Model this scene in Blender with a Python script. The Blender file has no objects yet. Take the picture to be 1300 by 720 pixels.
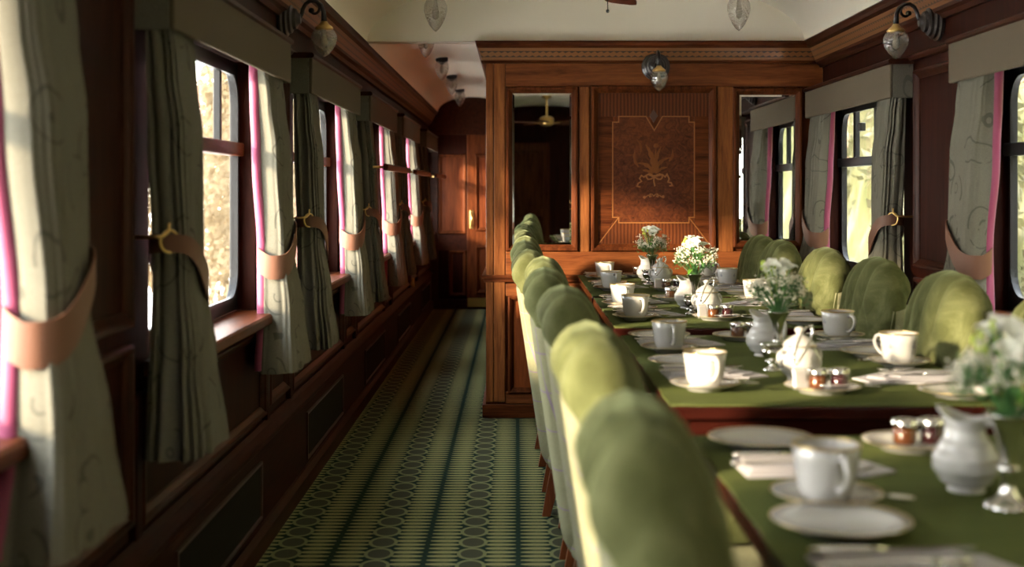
import bpy, bmesh, math, random
from math import sin, cos, pi, sqrt, exp
from mathutils import Vector, Matrix
random.seed(7)
C = bpy.context.scene.collection
D0 = 6.93            # distance of the mahogany partition
HC = 1.218           # eye height
FP = 1650.0          # focal length in photo pixels (1300 wide)

# ------------------------------------------------------------------ mesh builder
class MB:
    def __init__(s): s.v=[]; s.f=[]
    def add(s, vs, fs):
        b=len(s.v); s.v += [tuple(p) for p in vs]; s.f += [tuple(i+b for i in f) for f in fs]; return s
    def box(s,x0,x1,y0,y1,z0,z1):
        return s.add([(x0,y0,z0),(x1,y0,z0),(x1,y1,z0),(x0,y1,z0),(x0,y0,z1),(x1,y0,z1),(x1,y1,z1),(x0,y1,z1)],
                     [(0,3,2,1),(4,5,6,7),(0,1,5,4),(1,2,6,5),(2,3,7,6),(3,0,4,7)])
    def hexa(s, a, b):      # two quads (lower, upper)
        return s.add(list(a)+list(b), [(0,3,2,1),(4,5,6,7),(0,1,5,4),(1,2,6,5),(2,3,7,6),(3,0,4,7)])
    def lathe(s, prof, c=(0,0,0), n=24, M=None):
        vs=[]; fs=[]; m=len(prof)
        for r,z in prof:
            for k in range(n):
                a=2*pi*k/n; p=Vector((r*cos(a), r*sin(a), z))
                if M is not None: p=M@p
                vs.append((p.x+c[0],p.y+c[1],p.z+c[2]))
        for i in range(m-1):
            for k in range(n):
                k2=(k+1)%n; fs.append((i*n+k,i*n+k2,(i+1)*n+k2,(i+1)*n+k))
        if prof[0]==prof[-1]: return s.add(vs,fs)
        if prof[0][0]>1e-5: fs.append(tuple(range(n-1,-1,-1)))
        if prof[-1][0]>1e-5: fs.append(tuple((m-1)*n+k for k in range(n)))
        return s.add(vs,fs)
    def tube(s, pts, r, n=8, cap=True, closed=False, flat=1.0, up=None):
        pts=[Vector(p) for p in pts]; m=len(pts)
        rs=r if isinstance(r,(list,tuple)) else [r]*m
        vs=[]; fs=[]; prev=None
        for i,p in enumerate(pts):
            if closed: t=(pts[(i+1)%m]-pts[i-1])
            else: t=(pts[min(i+1,m-1)]-pts[max(i-1,0)])
            t.normalize()
            if prev is None:
                u=Vector(up) if up else (Vector((0,0,1)) if abs(t.z)<.9 else Vector((1,0,0)))
            else: u=prev
            a=u-t*u.dot(t)
            if a.length<1e-6: a=Vector((1,0,0))-t*t.x
            a.normalize(); b=t.cross(a); prev=a
            for k in range(n):
                q=2*pi*k/n; vs.append(p+a*cos(q)*rs[i]*flat+b*sin(q)*rs[i])
        lim=m if closed else m-1
        for i in range(lim):
            j=(i+1)%m
            for k in range(n):
                k2=(k+1)%n; fs.append((i*n+k,i*n+k2,j*n+k2,j*n+k))
        if cap and not closed:
            fs.append(tuple(range(n-1,-1,-1))); fs.append(tuple((m-1)*n+k for k in range(n)))
        return s.add(vs,fs)
    def prism(s, poly, fn, h0, h1):   # poly (u,v) extruded in h through fn(u,v,h)
        n=len(poly); vs=[fn(u,v,h0) for u,v in poly]+[fn(u,v,h1) for u,v in poly]
        fs=[tuple(range(n-1,-1,-1)), tuple(range(n,2*n))]+[(i,(i+1)%n,n+(i+1)%n,n+i) for i in range(n)]
        return s.add(vs,fs)
    def frame(s, u0,u1,v0,v1, prof, fn):   # mitred rectangular moulding; prof = [(inset, height)]
        vs=[]; fs=[]; n=len(prof)
        for d,h in prof:
            vs += [fn(u0+d,v0+d,h),fn(u1-d,v0+d,h),fn(u1-d,v1-d,h),fn(u0+d,v1-d,h)]
        for i in range(n):
            j=(i+1)%n
            for k in range(4):
                k2=(k+1)%4; fs.append((i*4+k,i*4+k2,j*4+k2,j*4+k))
        return s.add(vs,fs)
    def grid(s, f, nu, nv, cu=False, cv=False):
        vs=[f(i/(nu if cu else nu-1), j/(nv if cv else nv-1)) for i in range(nu) for j in range(nv)]
        fs=[]
        for i in range(nu if cu else nu-1):
            for j in range(nv if cv else nv-1):
                i2=(i+1)%nu; j2=(j+1)%nv
                fs.append((i*nv+j,i2*nv+j,i2*nv+j2,i*nv+j2))
        return s.add(vs,fs)
    def ribbon(s, pts, w, fn, h0, h1, closed=False):   # flat strip along a polyline in the (u,v) plane
        P=[Vector(p) for p in pts]; m=len(P); L=[];R=[]
        ws=w if isinstance(w,(list,tuple)) else [w]*m
        for i,p in enumerate(P):
            a=P[(i-1)%m] if (closed or i>0) else p; b=P[(i+1)%m] if (closed or i<m-1) else p
            d1=(p-a); d2=(b-p)
            if d1.length<1e-9: d1=d2
            if d2.length<1e-9: d2=d1
            d1.normalize(); d2.normalize()
            n1=Vector((-d1.y,d1.x)); n2=Vector((-d2.y,d2.x)); nn=(n1+n2)
            if nn.length<1e-6: nn=n1
            nn.normalize(); k=1/max(.35,nn.dot(n1))
            L.append(p+nn*ws[i]/2*k); R.append(p-nn*ws[i]/2*k)
        for i in range(m if closed else m-1):
            j=(i+1)%m
            s.hexa([fn(*L[i],h0),fn(*R[i],h0),fn(*R[j],h0),fn(*L[j],h0)],[fn(*L[i],h1),fn(*R[i],h1),fn(*R[j],h1),fn(*L[j],h1)])
        return s
    def build(s, name, m, parent=None, smooth=False, bevel=0, sub=0, seg=2, weld=True):
        me=bpy.data.meshes.new(name); me.from_pydata(s.v,[],s.f)
        bm=bmesh.new(); bm.from_mesh(me)
        if weld: bmesh.ops.remove_doubles(bm,verts=bm.verts,dist=1e-6)
        bmesh.ops.recalc_face_normals(bm,faces=bm.faces); bm.to_mesh(me); bm.free()
        if smooth:
            me.polygons.foreach_set('use_smooth',[True]*len(me.polygons))
        me.materials.append(m)
        o=bpy.data.objects.new(name,me); C.objects.link(o)
        if parent is not None: o.parent=parent
        if smooth==2 or (smooth and bevel):
            try: me.set_sharp_from_angle(angle=math.radians(42))
            except Exception: pass
        if bevel:
            b=o.modifiers.new('b','BEVEL'); b.width=bevel; b.segments=seg; b.limit_method='ANGLE'; b.angle_limit=math.radians(40)
        if sub:
            q=o.modifiers.new('s','SUBSURF'); q.levels=sub; q.render_levels=sub
        return o

def tag(o,label=None,cat=None,group=None,kind=None):
    if label: o['label']=label
    if cat: o['category']=cat
    if group: o['group']=group
    if kind: o['kind']=kind
    return o
def empty(name,loc=(0,0,0),rz=0,label=None,cat=None,group=None):
    o=bpy.data.objects.new(name,None); C.objects.link(o); o.location=loc; o.rotation_euler=(0,0,rz); o.empty_display_size=.05
    return tag(o,label,cat,group)
def copy_tree(o,parent=None):
    c=o.copy(); C.objects.link(c)
    if parent is not None: c.parent=parent
    for ch in list(o.children): copy_tree(ch,c)
    return c
def place(o,loc,rz=0,label=None,group=None,scale=None):
    o.location=loc; o.rotation_euler=(0,0,rz)
    if label: o['label']=label
    if group: o['group']=group
    if scale: o.scale=(scale,scale,scale)
    return o
class Kind:      # first call moves the original, later calls copy it with its parts
    def __init__(s,o,cat,group): s.o=o; s.n=0; o['category']=cat; o['group']=group
    def __call__(s,loc,rz,label,scale=None):
        t=s.o if s.n==0 else s.new()
        s.n+=1
        return place(t,loc,rz,label,scale=scale)
    def new(s):
        return copy_tree(s.o)
def struct(o): o['kind']='structure'; return o

# ------------------------------------------------------------------ materials
def new_mat(name):
    m=bpy.data.materials.new(name); m.use_nodes=True; nt=m.node_tree
    for n in list(nt.nodes): nt.nodes.remove(n)
    return m,nt
def N(nt,t,**kw):
    n=nt.nodes.new(t)
    for k,v in kw.items():
        if k.startswith('i_'):
            key=k[2:]; key=int(key) if key.isdigit() else key.replace('_',' ')
            n.inputs[key].default_value=v
        else: setattr(n,k,v)
    return n
def L(nt,a,b): nt.links.new(a,b)
def c4(c): return (c[0],c[1],c[2],1)
def principled(name, base, rough=.5, metal=0, sheen=0, coat=0, spec=.5, trans=0, sub=0):
    m,nt=new_mat(name); out=N(nt,'ShaderNodeOutputMaterial'); p=N(nt,'ShaderNodeBsdfPrincipled')
    p.inputs['Base Color'].default_value=c4(base); p.inputs['Roughness'].default_value=rough
    p.inputs['Metallic'].default_value=metal; p.inputs['Sheen Weight'].default_value=sheen
    p.inputs['Coat Weight'].default_value=coat; p.inputs['Coat Roughness'].default_value=.12
    p.inputs['Specular IOR Level'].default_value=spec
    p.inputs['Transmission Weight'].default_value=trans
    L(nt,p.outputs[0],out.inputs[0]); return m,nt,p
def ramp(nt,fac,stops):
    r=N(nt,'ShaderNodeValToRGB'); e=r.color_ramp.elements
    while len(e)<len(stops): e.new(.5)
    for i,(p,c) in enumerate(stops): e[i].position=p; e[i].color=c4(c)
    L(nt,fac,r.inputs[0]); return r.outputs[0]
def math_(nt,op,a,b=None,c=None):
    n=N(nt,'ShaderNodeMath',operation=op)
    for i,x in enumerate((a,b,c)):
        if x is None: continue
        if isinstance(x,(int,float)): n.inputs[i].default_value=x
        else: L(nt,x,n.inputs[i])
    return n.outputs[0]
def objco(nt,scale=(1,1,1)):
    t=N(nt,'ShaderNodeTexCoord'); mp=N(nt,'ShaderNodeMapping'); mp.inputs['Scale'].default_value=scale
    L(nt,t.outputs['Object'],mp.inputs[0]); return mp.outputs[0]
def noise(nt,vec,scale=5,detail=4,rough=.55,dist=0):
    n=N(nt,'ShaderNodeTexNoise'); n.inputs['Scale'].default_value=scale; n.inputs['Detail'].default_value=detail
    n.inputs['Roughness'].default_value=rough; n.inputs['Distortion'].default_value=dist
    L(nt,vec,n.inputs['Vector']); return n.outputs[0]
def bump(nt,p,h,strength=.3,dist=.01):
    b=N(nt,'ShaderNodeBump'); b.inputs['Strength'].default_value=strength; b.inputs['Distance'].default_value=dist
    L(nt,h,b.inputs['Height']); L(nt,b.outputs[0],p.inputs['Normal'])
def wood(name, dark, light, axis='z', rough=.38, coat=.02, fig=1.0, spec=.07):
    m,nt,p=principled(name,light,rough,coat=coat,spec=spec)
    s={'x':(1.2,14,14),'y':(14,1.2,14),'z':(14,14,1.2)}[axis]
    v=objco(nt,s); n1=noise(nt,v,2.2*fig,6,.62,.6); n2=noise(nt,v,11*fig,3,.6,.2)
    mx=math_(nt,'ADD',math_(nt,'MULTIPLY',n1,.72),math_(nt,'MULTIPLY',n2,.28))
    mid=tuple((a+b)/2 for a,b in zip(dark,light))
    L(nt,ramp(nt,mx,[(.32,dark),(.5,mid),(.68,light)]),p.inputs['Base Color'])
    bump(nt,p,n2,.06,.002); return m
MD=(.022,.0045,.002); ML=(.125,.034,.010)
M={}
M['mahogany_z']=wood('mahogany_upright',MD,ML,'z')
M['mahogany_x']=wood('mahogany_across',MD,ML,'x')
M['mahogany_y']=wood('mahogany_along',MD,ML,'y')
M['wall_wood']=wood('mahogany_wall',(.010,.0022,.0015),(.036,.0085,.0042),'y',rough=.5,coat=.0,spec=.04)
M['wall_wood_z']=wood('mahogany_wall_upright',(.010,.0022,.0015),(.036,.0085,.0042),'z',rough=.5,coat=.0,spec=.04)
M['trim_wood']=wood('mahogany_moulding',(.014,.0033,.0018),(.055,.014,.0055),'y',rough=.4,coat=.0,spec=.10)
M['trim_wood_z']=wood('mahogany_moulding_upright',(.014,.0033,.0018),(.055,.014,.0055),'z',rough=.4,coat=.0,spec=.10)
M['stile_wood']=wood('golden_mahogany',(.075,.020,.007),(.25,.088,.026),'z')
M['rail_wood']=wood('golden_mahogany_across',(.06,.015,.006),(.20,.064,.019),'x')
M['lower_panel']=wood('red_mahogany_panel',(.10,.023,.007),(.24,.066,.018),'z',fig=.6)
M['panel_red']=wood('flame_mahogany',(.045,.010,.004),(.14,.036,.012),'z',fig=.7)
M['table_wood']=wood('table_mahogany',(.013,.0025,.002),(.036,.007,.004),'x',rough=.25,coat=.3)
M['leg_wood']=wood('leg_mahogany',(.08,.022,.010),(.20,.062,.022),'z')
M['inlay_wood']=principled('satinwood_inlay',(.20,.078,.022),.4,spec=.25)[0]
M['inlay_dark']=principled('rosewood_inlay',(.045,.016,.012),.35)[0]
M['inlay_motif']=wood('boxwood_inlay',(.10,.034,.011),(.17,.062,.019),'z')
def stripes():
    m,nt,p=principled('striped_veneer',ML,.38,coat=.04,spec=.12)
    v=objco(nt,(1,1,1)); w=N(nt,'ShaderNodeTexWave',bands_direction='X'); w.inputs['Scale'].default_value=17
    w.inputs['Distortion'].default_value=1.2; w.inputs['Detail'].default_value=2; L(nt,v,w.inputs[0])
    L(nt,ramp(nt,w.outputs[0],[(.15,(.050,.013,.005)),(.8,(.095,.027,.009))]),p.inputs['Base Color']); return m
M['stripe']=stripes()
def burl():
    m,nt,p=principled('burl_veneer',ML,.36,coat=.06,spec=.12)
    v=objco(nt); n=noise(nt,v,28,8,.7,1.6); n2=noise(nt,v,3,3,.5,.5)
    f=math_(nt,'ADD',math_(nt,'MULTIPLY',n,.75),math_(nt,'MULTIPLY',n2,.25))
    L(nt,ramp(nt,f,[(.34,(.026,.006,.003)),(.47,(.068,.018,.007)),(.62,(.115,.033,.011))]),p.inputs['Base Color']); return m
M['burl']=burl()
def cornice_band():
    m,nt,p=principled('cornice_marquetry',(.2,.09,.03),.35,coat=.2)
    t=N(nt,'ShaderNodeTexCoord'); s=N(nt,'ShaderNodeSeparateXYZ'); L(nt,t.outputs['Object'],s.inputs[0])
    a=math_(nt,'ADD',s.outputs[0],s.outputs[1]); k=math_(nt,'PINGPONG',math_(nt,'MULTIPLY',a,1/.034),.5)
    z=math_(nt,'ABSOLUTE',math_(nt,'SUBTRACT',s.outputs[2],1.934))
    zz=math_(nt,'DIVIDE',z,.016)
    chain=math_(nt,'LESS_THAN',math_(nt,'ADD',zz,math_(nt,'MULTIPLY',k,1.1)),.9)
    inside=math_(nt,'LESS_THAN',zz,1.0)
    mx=N(nt,'ShaderNodeMix',data_type='RGBA'); L(nt,math_(nt,'SUBTRACT',inside,chain),mx.inputs[0])
    mx.inputs['A'].default_value=(.20,.082,.027,1); mx.inputs['B'].default_value=(.030,.014,.010,1)
    L(nt,mx.outputs['Result'],p.inputs['Base Color']); return m
M['cornice_band']=cornice_band()
def plaster():
    m,nt,p=principled('cream_paint',(.94,.88,.76),.7,spec=.2)
    bump(nt,p,noise(nt,objco(nt),180,3),.08,.002); return m
M['ceiling']=plaster()
def carpet():
    m,nt,p=principled('carpet',(.1,.12,.06),.98,spec=.0,sheen=0)
    t=N(nt,'ShaderNodeTexCoord'); wv=N(nt,'ShaderNodeTexNoise'); wv.inputs['Scale'].default_value=60
    s=N(nt,'ShaderNodeSeparateXYZ'); L(nt,t.outputs['Object'],s.inputs[0])
    X=math_(nt,'SUBTRACT',s.outputs[0],.005); Y=s.outputs[1]
    a=math_(nt,'SUBTRACT',.155,math_(nt,'PINGPONG',X,.155))       # 0 at a medallion column, .155 on a dark stripe
    v=math_(nt,'SUBTRACT',math_(nt,'PINGPONG',Y,.07),0.0)
    e=math_(nt,'SQRT',math_(nt,'ADD',math_(nt,'POWER',math_(nt,'DIVIDE',a,.047),2),math_(nt,'POWER',math_(nt,'DIVIDE',v,.066),2)))
    ring=math_(nt,'MULTIPLY',math_(nt,'GREATER_THAN',e,.80),math_(nt,'LESS_THAN',e,1.06))
    core=math_(nt,'LESS_THAN',e,.80)
    q=math_(nt,'DIVIDE',math_(nt,'SUBTRACT',a,.044),.106)
    qc=math_(nt,'MAXIMUM',math_(nt,'MINIMUM',q,1),0)
    prof=math_(nt,'MULTIPLY',math_(nt,'POWER',math_(nt,'SINE',math_(nt,'MULTIPLY',math_(nt,'POWER',qc,.8),pi)),.65),.0172)
    w=math_(nt,'PINGPONG',math_(nt,'ADD',Y,.0233),.0233)
    leaf=math_(nt,'LESS_THAN',w,prof)
    st=math_(nt,'GREATER_THAN',a,.147)
    dia=math_(nt,'LESS_THAN',math_(nt,'ADD',math_(nt,'MULTIPLY',math_(nt,'SUBTRACT',.155,a),2.2),math_(nt,'PINGPONG',Y,.0234)),.016)
    fz=noise(nt,objco(nt,(90,260,1)),1,3,.7)
    def mix(f,A,B):
        n=N(nt,'ShaderNodeMix',data_type='RGBA')
        L(nt,f,n.inputs[0])
        for k,x in (('A',A),('B',B)):
            if isinstance(x,tuple): n.inputs[k].default_value=c4(x)
            else: L(nt,x,n.inputs[k])
        return n.outputs['Result']
    dk=(.017,.028,.020); lt=(.225,.215,.092)
    c=mix(leaf,dk,lt); c=mix(core,c,(.060,.058,.036)); c=mix(ring,c,(.17,.17,.08)); c=mix(math_(nt,'MULTIPLY',st,math_(nt,'SUBTRACT',1,dia)),c,dk)
    c2=mix(math_(nt,'MULTIPLY',math_(nt,'SUBTRACT',fz,.36),1.1),c,(.03,.05,.035))
    L(nt,c2,p.inputs['Base Color']); bump(nt,p,fz,.5,.004); return m
M['carpet']=carpet()
def damask(name,base,dark,scale=1.0):
    m,nt,p=principled(name,base,.9,spec=.04,sheen=0)
    v=objco(nt,(scale,scale,scale)); nz=N(nt,'ShaderNodeTexNoise'); nz.inputs['Scale'].default_value=6; nz.inputs['Detail'].default_value=1
    L(nt,v,nz.inputs['Vector']); vm=N(nt,'ShaderNodeVectorMath',operation='MULTIPLY_ADD')
    L(nt,nz.outputs['Color'],vm.inputs[0]); vm.inputs[1].default_value=(.09,.09,.09); L(nt,v,vm.inputs[2])
    vo=N(nt,'ShaderNodeTexVoronoi',feature='F1'); vo.inputs['Scale'].default_value=7.5; L(nt,vm.outputs[0],vo.inputs['Vector'])
    r=math_(nt,'ABSOLUTE',math_(nt,'SUBTRACT',math_(nt,'PINGPONG',math_(nt,'MULTIPLY',vo.outputs['Distance'],3.6),1),.5))
    line=math_(nt,'LESS_THAN',r,.075)
    near=math_(nt,'MULTIPLY',line,math_(nt,'LESS_THAN',vo.outputs['Distance'],.46))
    brk=math_(nt,'GREATER_THAN',noise(nt,v,9,2),.47)
    f=math_(nt,'MULTIPLY',math_(nt,'MULTIPLY',near,brk),.62)
    wv=noise(nt,objco(nt,(700,700,500)),1,2,.6)
    base2=ramp(nt,wv,[(.3,tuple(x*.72 for x in base)),(.7,tuple(x*1.2 for x in base))])
    mx=N(nt,'ShaderNodeMix',data_type='RGBA'); L(nt,f,mx.inputs[0]); L(nt,base2,mx.inputs['A']); mx.inputs['B'].default_value=c4(dark)
    L(nt,mx.outputs['Result'],p.inputs['Base Color']); bump(nt,p,wv,.35,.002); return m
M['damask']=damask('paisley_damask',(.138,.128,.100),(.050,.048,.040))
M['pelmet']=principled('pelmet_linen',(.36,.29,.17),.85,spec=.15)[0]
def woven(key,base):
    m,nt,p=principled(key,base,.9,spec=.05); wv=noise(nt,objco(nt,(500,500,500)),1,2)
    L(nt,ramp(nt,wv,[(.3,tuple(x*.75 for x in base)),(.7,tuple(x*1.15 for x in base))]),p.inputs['Base Color']); bump(nt,p,wv,.3,.002); return m
M['pelmet']=woven('pelmet_linen',(.122,.097,.068))
M['lining']=principled('magenta_lining',(.22,.022,.072),.6,sheen=.3)[0]
M['leather']=principled('tan_leather',(.135,.059,.034),.5,spec=.25)[0]
M['leather_edge']=principled('leather_edge',(.5,.36,.25),.6)[0]
def velvet():
    m,nt,p=principled('moss_velvet',(.22,.25,.07),.8,spec=.06,sheen=.22)
    p.inputs['Sheen Roughness'].default_value=.35; p.inputs['Sheen Tint'].default_value=(.78,.86,.45,1)
    n=noise(nt,objco(nt,(1,1,1)),9,4,.6,1.2); n2=noise(nt,objco(nt),260,2)
    f=math_(nt,'ADD',math_(nt,'MULTIPLY',n,.85),math_(nt,'MULTIPLY',n2,.15))
    L(nt,ramp(nt,f,[(.33,(.040,.044,.014)),(.52,(.074,.078,.029)),(.68,(.115,.119,.052))]),p.inputs['Base Color'])
    bump(nt,p,n,.2,.006); return m
M['velvet']=velvet()
def tweed():
    m,nt,p=principled('plaid_tweed',(.5,.5,.33),.92,spec=.05,sheen=0)
    t=N(nt,'ShaderNodeTexCoord'); s=N(nt,'ShaderNodeSeparateXYZ'); L(nt,t.outputs['Object'],s.inputs[0])
    ky=math_(nt,'LESS_THAN',math_(nt,'PINGPONG',math_(nt,'ADD',s.outputs[1],.02),.055),.0022)
    kz=math_(nt,'LESS_THAN',math_(nt,'PINGPONG',math_(nt,'ADD',s.outputs[2],.01),.055),.0022)
    gy=math_(nt,'LESS_THAN',math_(nt,'PINGPONG',math_(nt,'ADD',s.outputs[1],.07),.11),.006)
    wv=noise(nt,objco(nt,(420,420,420)),1,3,.7)
    b=ramp(nt,wv,[(.3,(.155,.15,.080)),(.7,(.26,.25,.155))])
    def mix(f,A,B):
        n=N(nt,'ShaderNodeMix',data_type='RGBA'); L(nt,f,n.inputs[0]); L(nt,A,n.inputs['A']); n.inputs['B'].default_value=c4(B); return n.outputs['Result']
    c=mix(math_(nt,'MULTIPLY',gy,.6),b,(.16,.20,.08)); c=mix(math_(nt,'MULTIPLY',math_(nt,'MAXIMUM',ky,kz),.75),c,(.18,.12,.20))
    L(nt,c,p.inputs['Base Color']); bump(nt,p,wv,.3,.002); return m
M['tweed']=tweed()
def baize():
    m,nt,p=principled('green_cloth',(.20,.23,.075),.9,spec=.05,sheen=0)
    n=noise(nt,objco(nt,(3,30,3)),2,3,.6); w=noise(nt,objco(nt,(600,600,600)),1,2)
    f=math_(nt,'ADD',math_(nt,'MULTIPLY',n,.5),math_(nt,'MULTIPLY',w,.5))
    L(nt,ramp(nt,f,[(.32,(.056,.070,.020)),(.66,(.094,.110,.034))]),p.inputs['Base Color']); bump(nt,p,w,.15,.002); return m
M['cloth']=baize()
M['china']=principled('white_china',(.50,.48,.455),.16,coat=.5)[0]
M['gold']=principled('gilt_line',(.55,.40,.18),.3,1)[0]
M['crest']=principled('crest_grey',(.25,.24,.27),.5)[0]
M['bulb']=principled('clear_bulb',(.45,.40,.33),.2)[0]
M['silver']=principled('silver_plate',(.82,.80,.77),.14,1)[0]
M['linen']=principled('white_linen',(.44,.415,.435),.8,spec=.15)[0]
M['black']=principled('black_metal',(.015,.015,.016),.35,.3)[0]
M['rubber']=principled('black_window_frame',(.010,.010,.011),.4,spec=.2)[0]
M['ebony']=principled('ebonised_wood',(.02,.013,.011),.4,coat=.2)[0]
M['brass']=principled('brass',(.70,.47,.17),.28,1)[0]
M['jam_amber']=principled('orange_marmalade',(.15,.040,.006),.25,coat=.6)[0]
M['jam_red']=principled('berry_jam',(.05,.003,.005),.2,coat=.6)[0]
M['petal']=principled('white_petal',(.85,.85,.76),.6,sheen=.2)[0]
M['floret']=principled('cream_floret',(.66,.62,.50),.8)[0]
M['leaf']=principled('bright_leaf',(.10,.26,.025),.45)[0]
M['leaf_dark']=principled('dark_leaf',(.045,.13,.03),.5)[0]
M['bud']=principled('green_bud',(.36,.45,.05),.5)[0]
M['paper']=principled('white_paper',(.82,.80,.78),.7)[0]
M['grille']=woven('heater_gauze',(.014,.012,.008))
def pane(name,tint=(.96,.97,.96)):
    m,nt=new_mat(name); o=N(nt,'ShaderNodeOutputMaterial'); t=N(nt,'ShaderNodeBsdfTransparent'); t.inputs[0].default_value=c4(tint)
    g=N(nt,'ShaderNodeBsdfGlossy'); g.inputs['Roughness'].default_value=.03; f=N(nt,'ShaderNodeLayerWeight'); f.inputs[0].default_value=.5
    x=N(nt,'ShaderNodeMixShader'); L(nt,math_(nt,'ADD',math_(nt,'MULTIPLY',math_(nt,'POWER',f.outputs['Facing'],4),.35),.03),x.inputs[0]); L(nt,t.outputs[0],x.inputs[1]); L(nt,g.outputs[0],x.inputs[2]); L(nt,x.outputs[0],o.inputs[0]); return m
M['pane']=pane('window_glass')
def cut_glass(name='cut_glass',tint=(.90,.88,.84),w=.07):
    m,nt=new_mat(name); o=N(nt,'ShaderNodeOutputMaterial'); t=N(nt,'ShaderNodeBsdfTransparent'); t.inputs[0].default_value=c4(tint)
    g=N(nt,'ShaderNodeBsdfGlossy'); g.inputs['Roughness'].default_value=.12
    d=N(nt,'ShaderNodeBsdfDiffuse'); d.inputs[0].default_value=(.62,.60,.55,1)
    lw=N(nt,'ShaderNodeLayerWeight'); lw.inputs[0].default_value=.45
    v=objco(nt,(1,1,1)); vo=N(nt,'ShaderNodeTexVoronoi'); vo.inputs['Scale'].default_value=95; L(nt,v,vo.inputs['Vector'])
    b=N(nt,'ShaderNodeBump'); b.inputs['Strength'].default_value=.8; b.inputs['Distance'].default_value=.004; L(nt,vo.outputs[0],b.inputs['Height'])
    L(nt,b.outputs[0],g.inputs['Normal']); L(nt,b.outputs[0],lw.inputs['Normal']); L(nt,b.outputs[0],d.inputs['Normal'])
    x=N(nt,'ShaderNodeMixShader'); L(nt,math_(nt,'ADD',math_(nt,'MULTIPLY',lw.outputs['Facing'],.7),.12),x.inputs[0]); L(nt,t.outputs[0],x.inputs[1]); L(nt,g.outputs[0],x.inputs[2])
    y=N(nt,'ShaderNodeMixShader'); y.inputs[0].default_value=w; L(nt,x.outputs[0],y.inputs[1]); L(nt,d.outputs[0],y.inputs[2])
    L(nt,y.outputs[0],o.inputs[0]); return m
M['cut_glass']=cut_glass()
M['pot_glass']=pane('pot_glass',(.93,.93,.92))
M['mirror']=principled('mirror_silver',(.80,.82,.80),.01,1)[0]
def bank(name,cols,sc):
    m,nt,p=principled(name,cols[1],.95,spec=.05)
    n=noise(nt,objco(nt,(1,1,.5)),sc,6,.68,.6)
    L(nt,ramp(nt,n,[(.33,cols[0]),(.5,cols[1]),(.66,cols[2])]),p.inputs['Base Color']); return m
M['bank']=bank('grass_bank',[(.045,.05,.016),(.09,.088,.042),(.155,.148,.10)],1.3)
M['bounce_gravel']=bank('bounce_ballast',[(.80,.75,.67),(.88,.84,.77),(.94,.90,.84)],2)  # made near-white as a reflector, bouncing daylight through the windows onto the ceiling
def foliage(name,a,b):
    m,nt,p=principled(name,a,.8,spec=.1); n=noise(nt,objco(nt),1.6,3)
    L(nt,ramp(nt,n,[(.35,a),(.65,b)]),p.inputs['Base Color'])
    o=[x for x in nt.nodes if x.type=='OUTPUT_MATERIAL'][0]; tr=N(nt,'ShaderNodeBsdfTranslucent'); tr.inputs[0].default_value=c4(b)
    x=N(nt,'ShaderNodeMixShader'); x.inputs[0].default_value=.4; L(nt,p.outputs[0],x.inputs[1]); L(nt,tr.outputs[0],x.inputs[2]); L(nt,x.outputs[0],o.inputs[0]); return m
M['tree_leaf']=foliage('tree_leaves',(.065,.066,.026),(.125,.118,.062))
M['tree_gold']=foliage('golden_leaves',(.15,.105,.05),(.30,.235,.15))
M['bark']=bank('bark',[(.26,.18,.12),(.40,.28,.20),(.5,.38,.28)],6)

# ------------------------------------------------------------------ the carriage shell
XL,XR = -.90,1.63           # wall faces
YB,YE = -4.0,13.2           # back wall, corridor end
CX=.368                     # centre line of the carriage
LB=[-1.06,.87,3.04,5.09,7.14,9.19,11.55]   # starts of the window bays, left wall
RB=[-3.45,-1.20,1.05,3.04,5.33]            # right wall
PL=1.57
ZS,ZT=.80,1.655             # window sill, window head
T=.08
def left(u,v,h): return (XL+h,u,v)
def right(u,v,h): return (XR-h,u,v)
def front(u,v,h): return (u,D0-h,v)

fl=MB().box(XL-.1,XR+.1,YB-.1,YE+.1,-.08,0).build('floor',M['carpet']); struct(fl)
def wall(name,side,starts,y1):
    x0,x1=(XL-T,XL) if side<0 else (XR,XR+T)
    b=MB(); b.box(x0,x1,YB,y1,0,ZS); b.box(x0,x1,YB,y1,ZT,2.12)
    y=YB
    for s in starts:
        a=s+.14; b.box(x0,x1,y,a,ZS,ZT); y=s+PL-.14
    b.box(x0,x1,y,y1,ZS,ZT)
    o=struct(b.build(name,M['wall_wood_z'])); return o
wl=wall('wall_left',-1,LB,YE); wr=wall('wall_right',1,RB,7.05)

MOULD=[(0,0),(0,.016),(.006,.022),(.014,.022),(.020,.014),(.030,.008),(.036,.003),(.036,0)]
def pier_panels(parent,fn,starts,ymax,mat):
    b=MB()
    for i in range(len(starts)-1):
        y0=starts[i]+PL+.045; y1=starts[i+1]-.045
        if y1-y0<.15: continue
        b.frame(y0,y1,.90,1.70,MOULD,fn)
        b.frame(y0,y1,.44,.86,MOULD,fn)
    b.build('pier_moulding',M['trim_wood_z'],parent,bevel=0)
pier_panels(wl,left,LB,YE,None); pier_panels(wr,right,RB,7,None)
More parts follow.
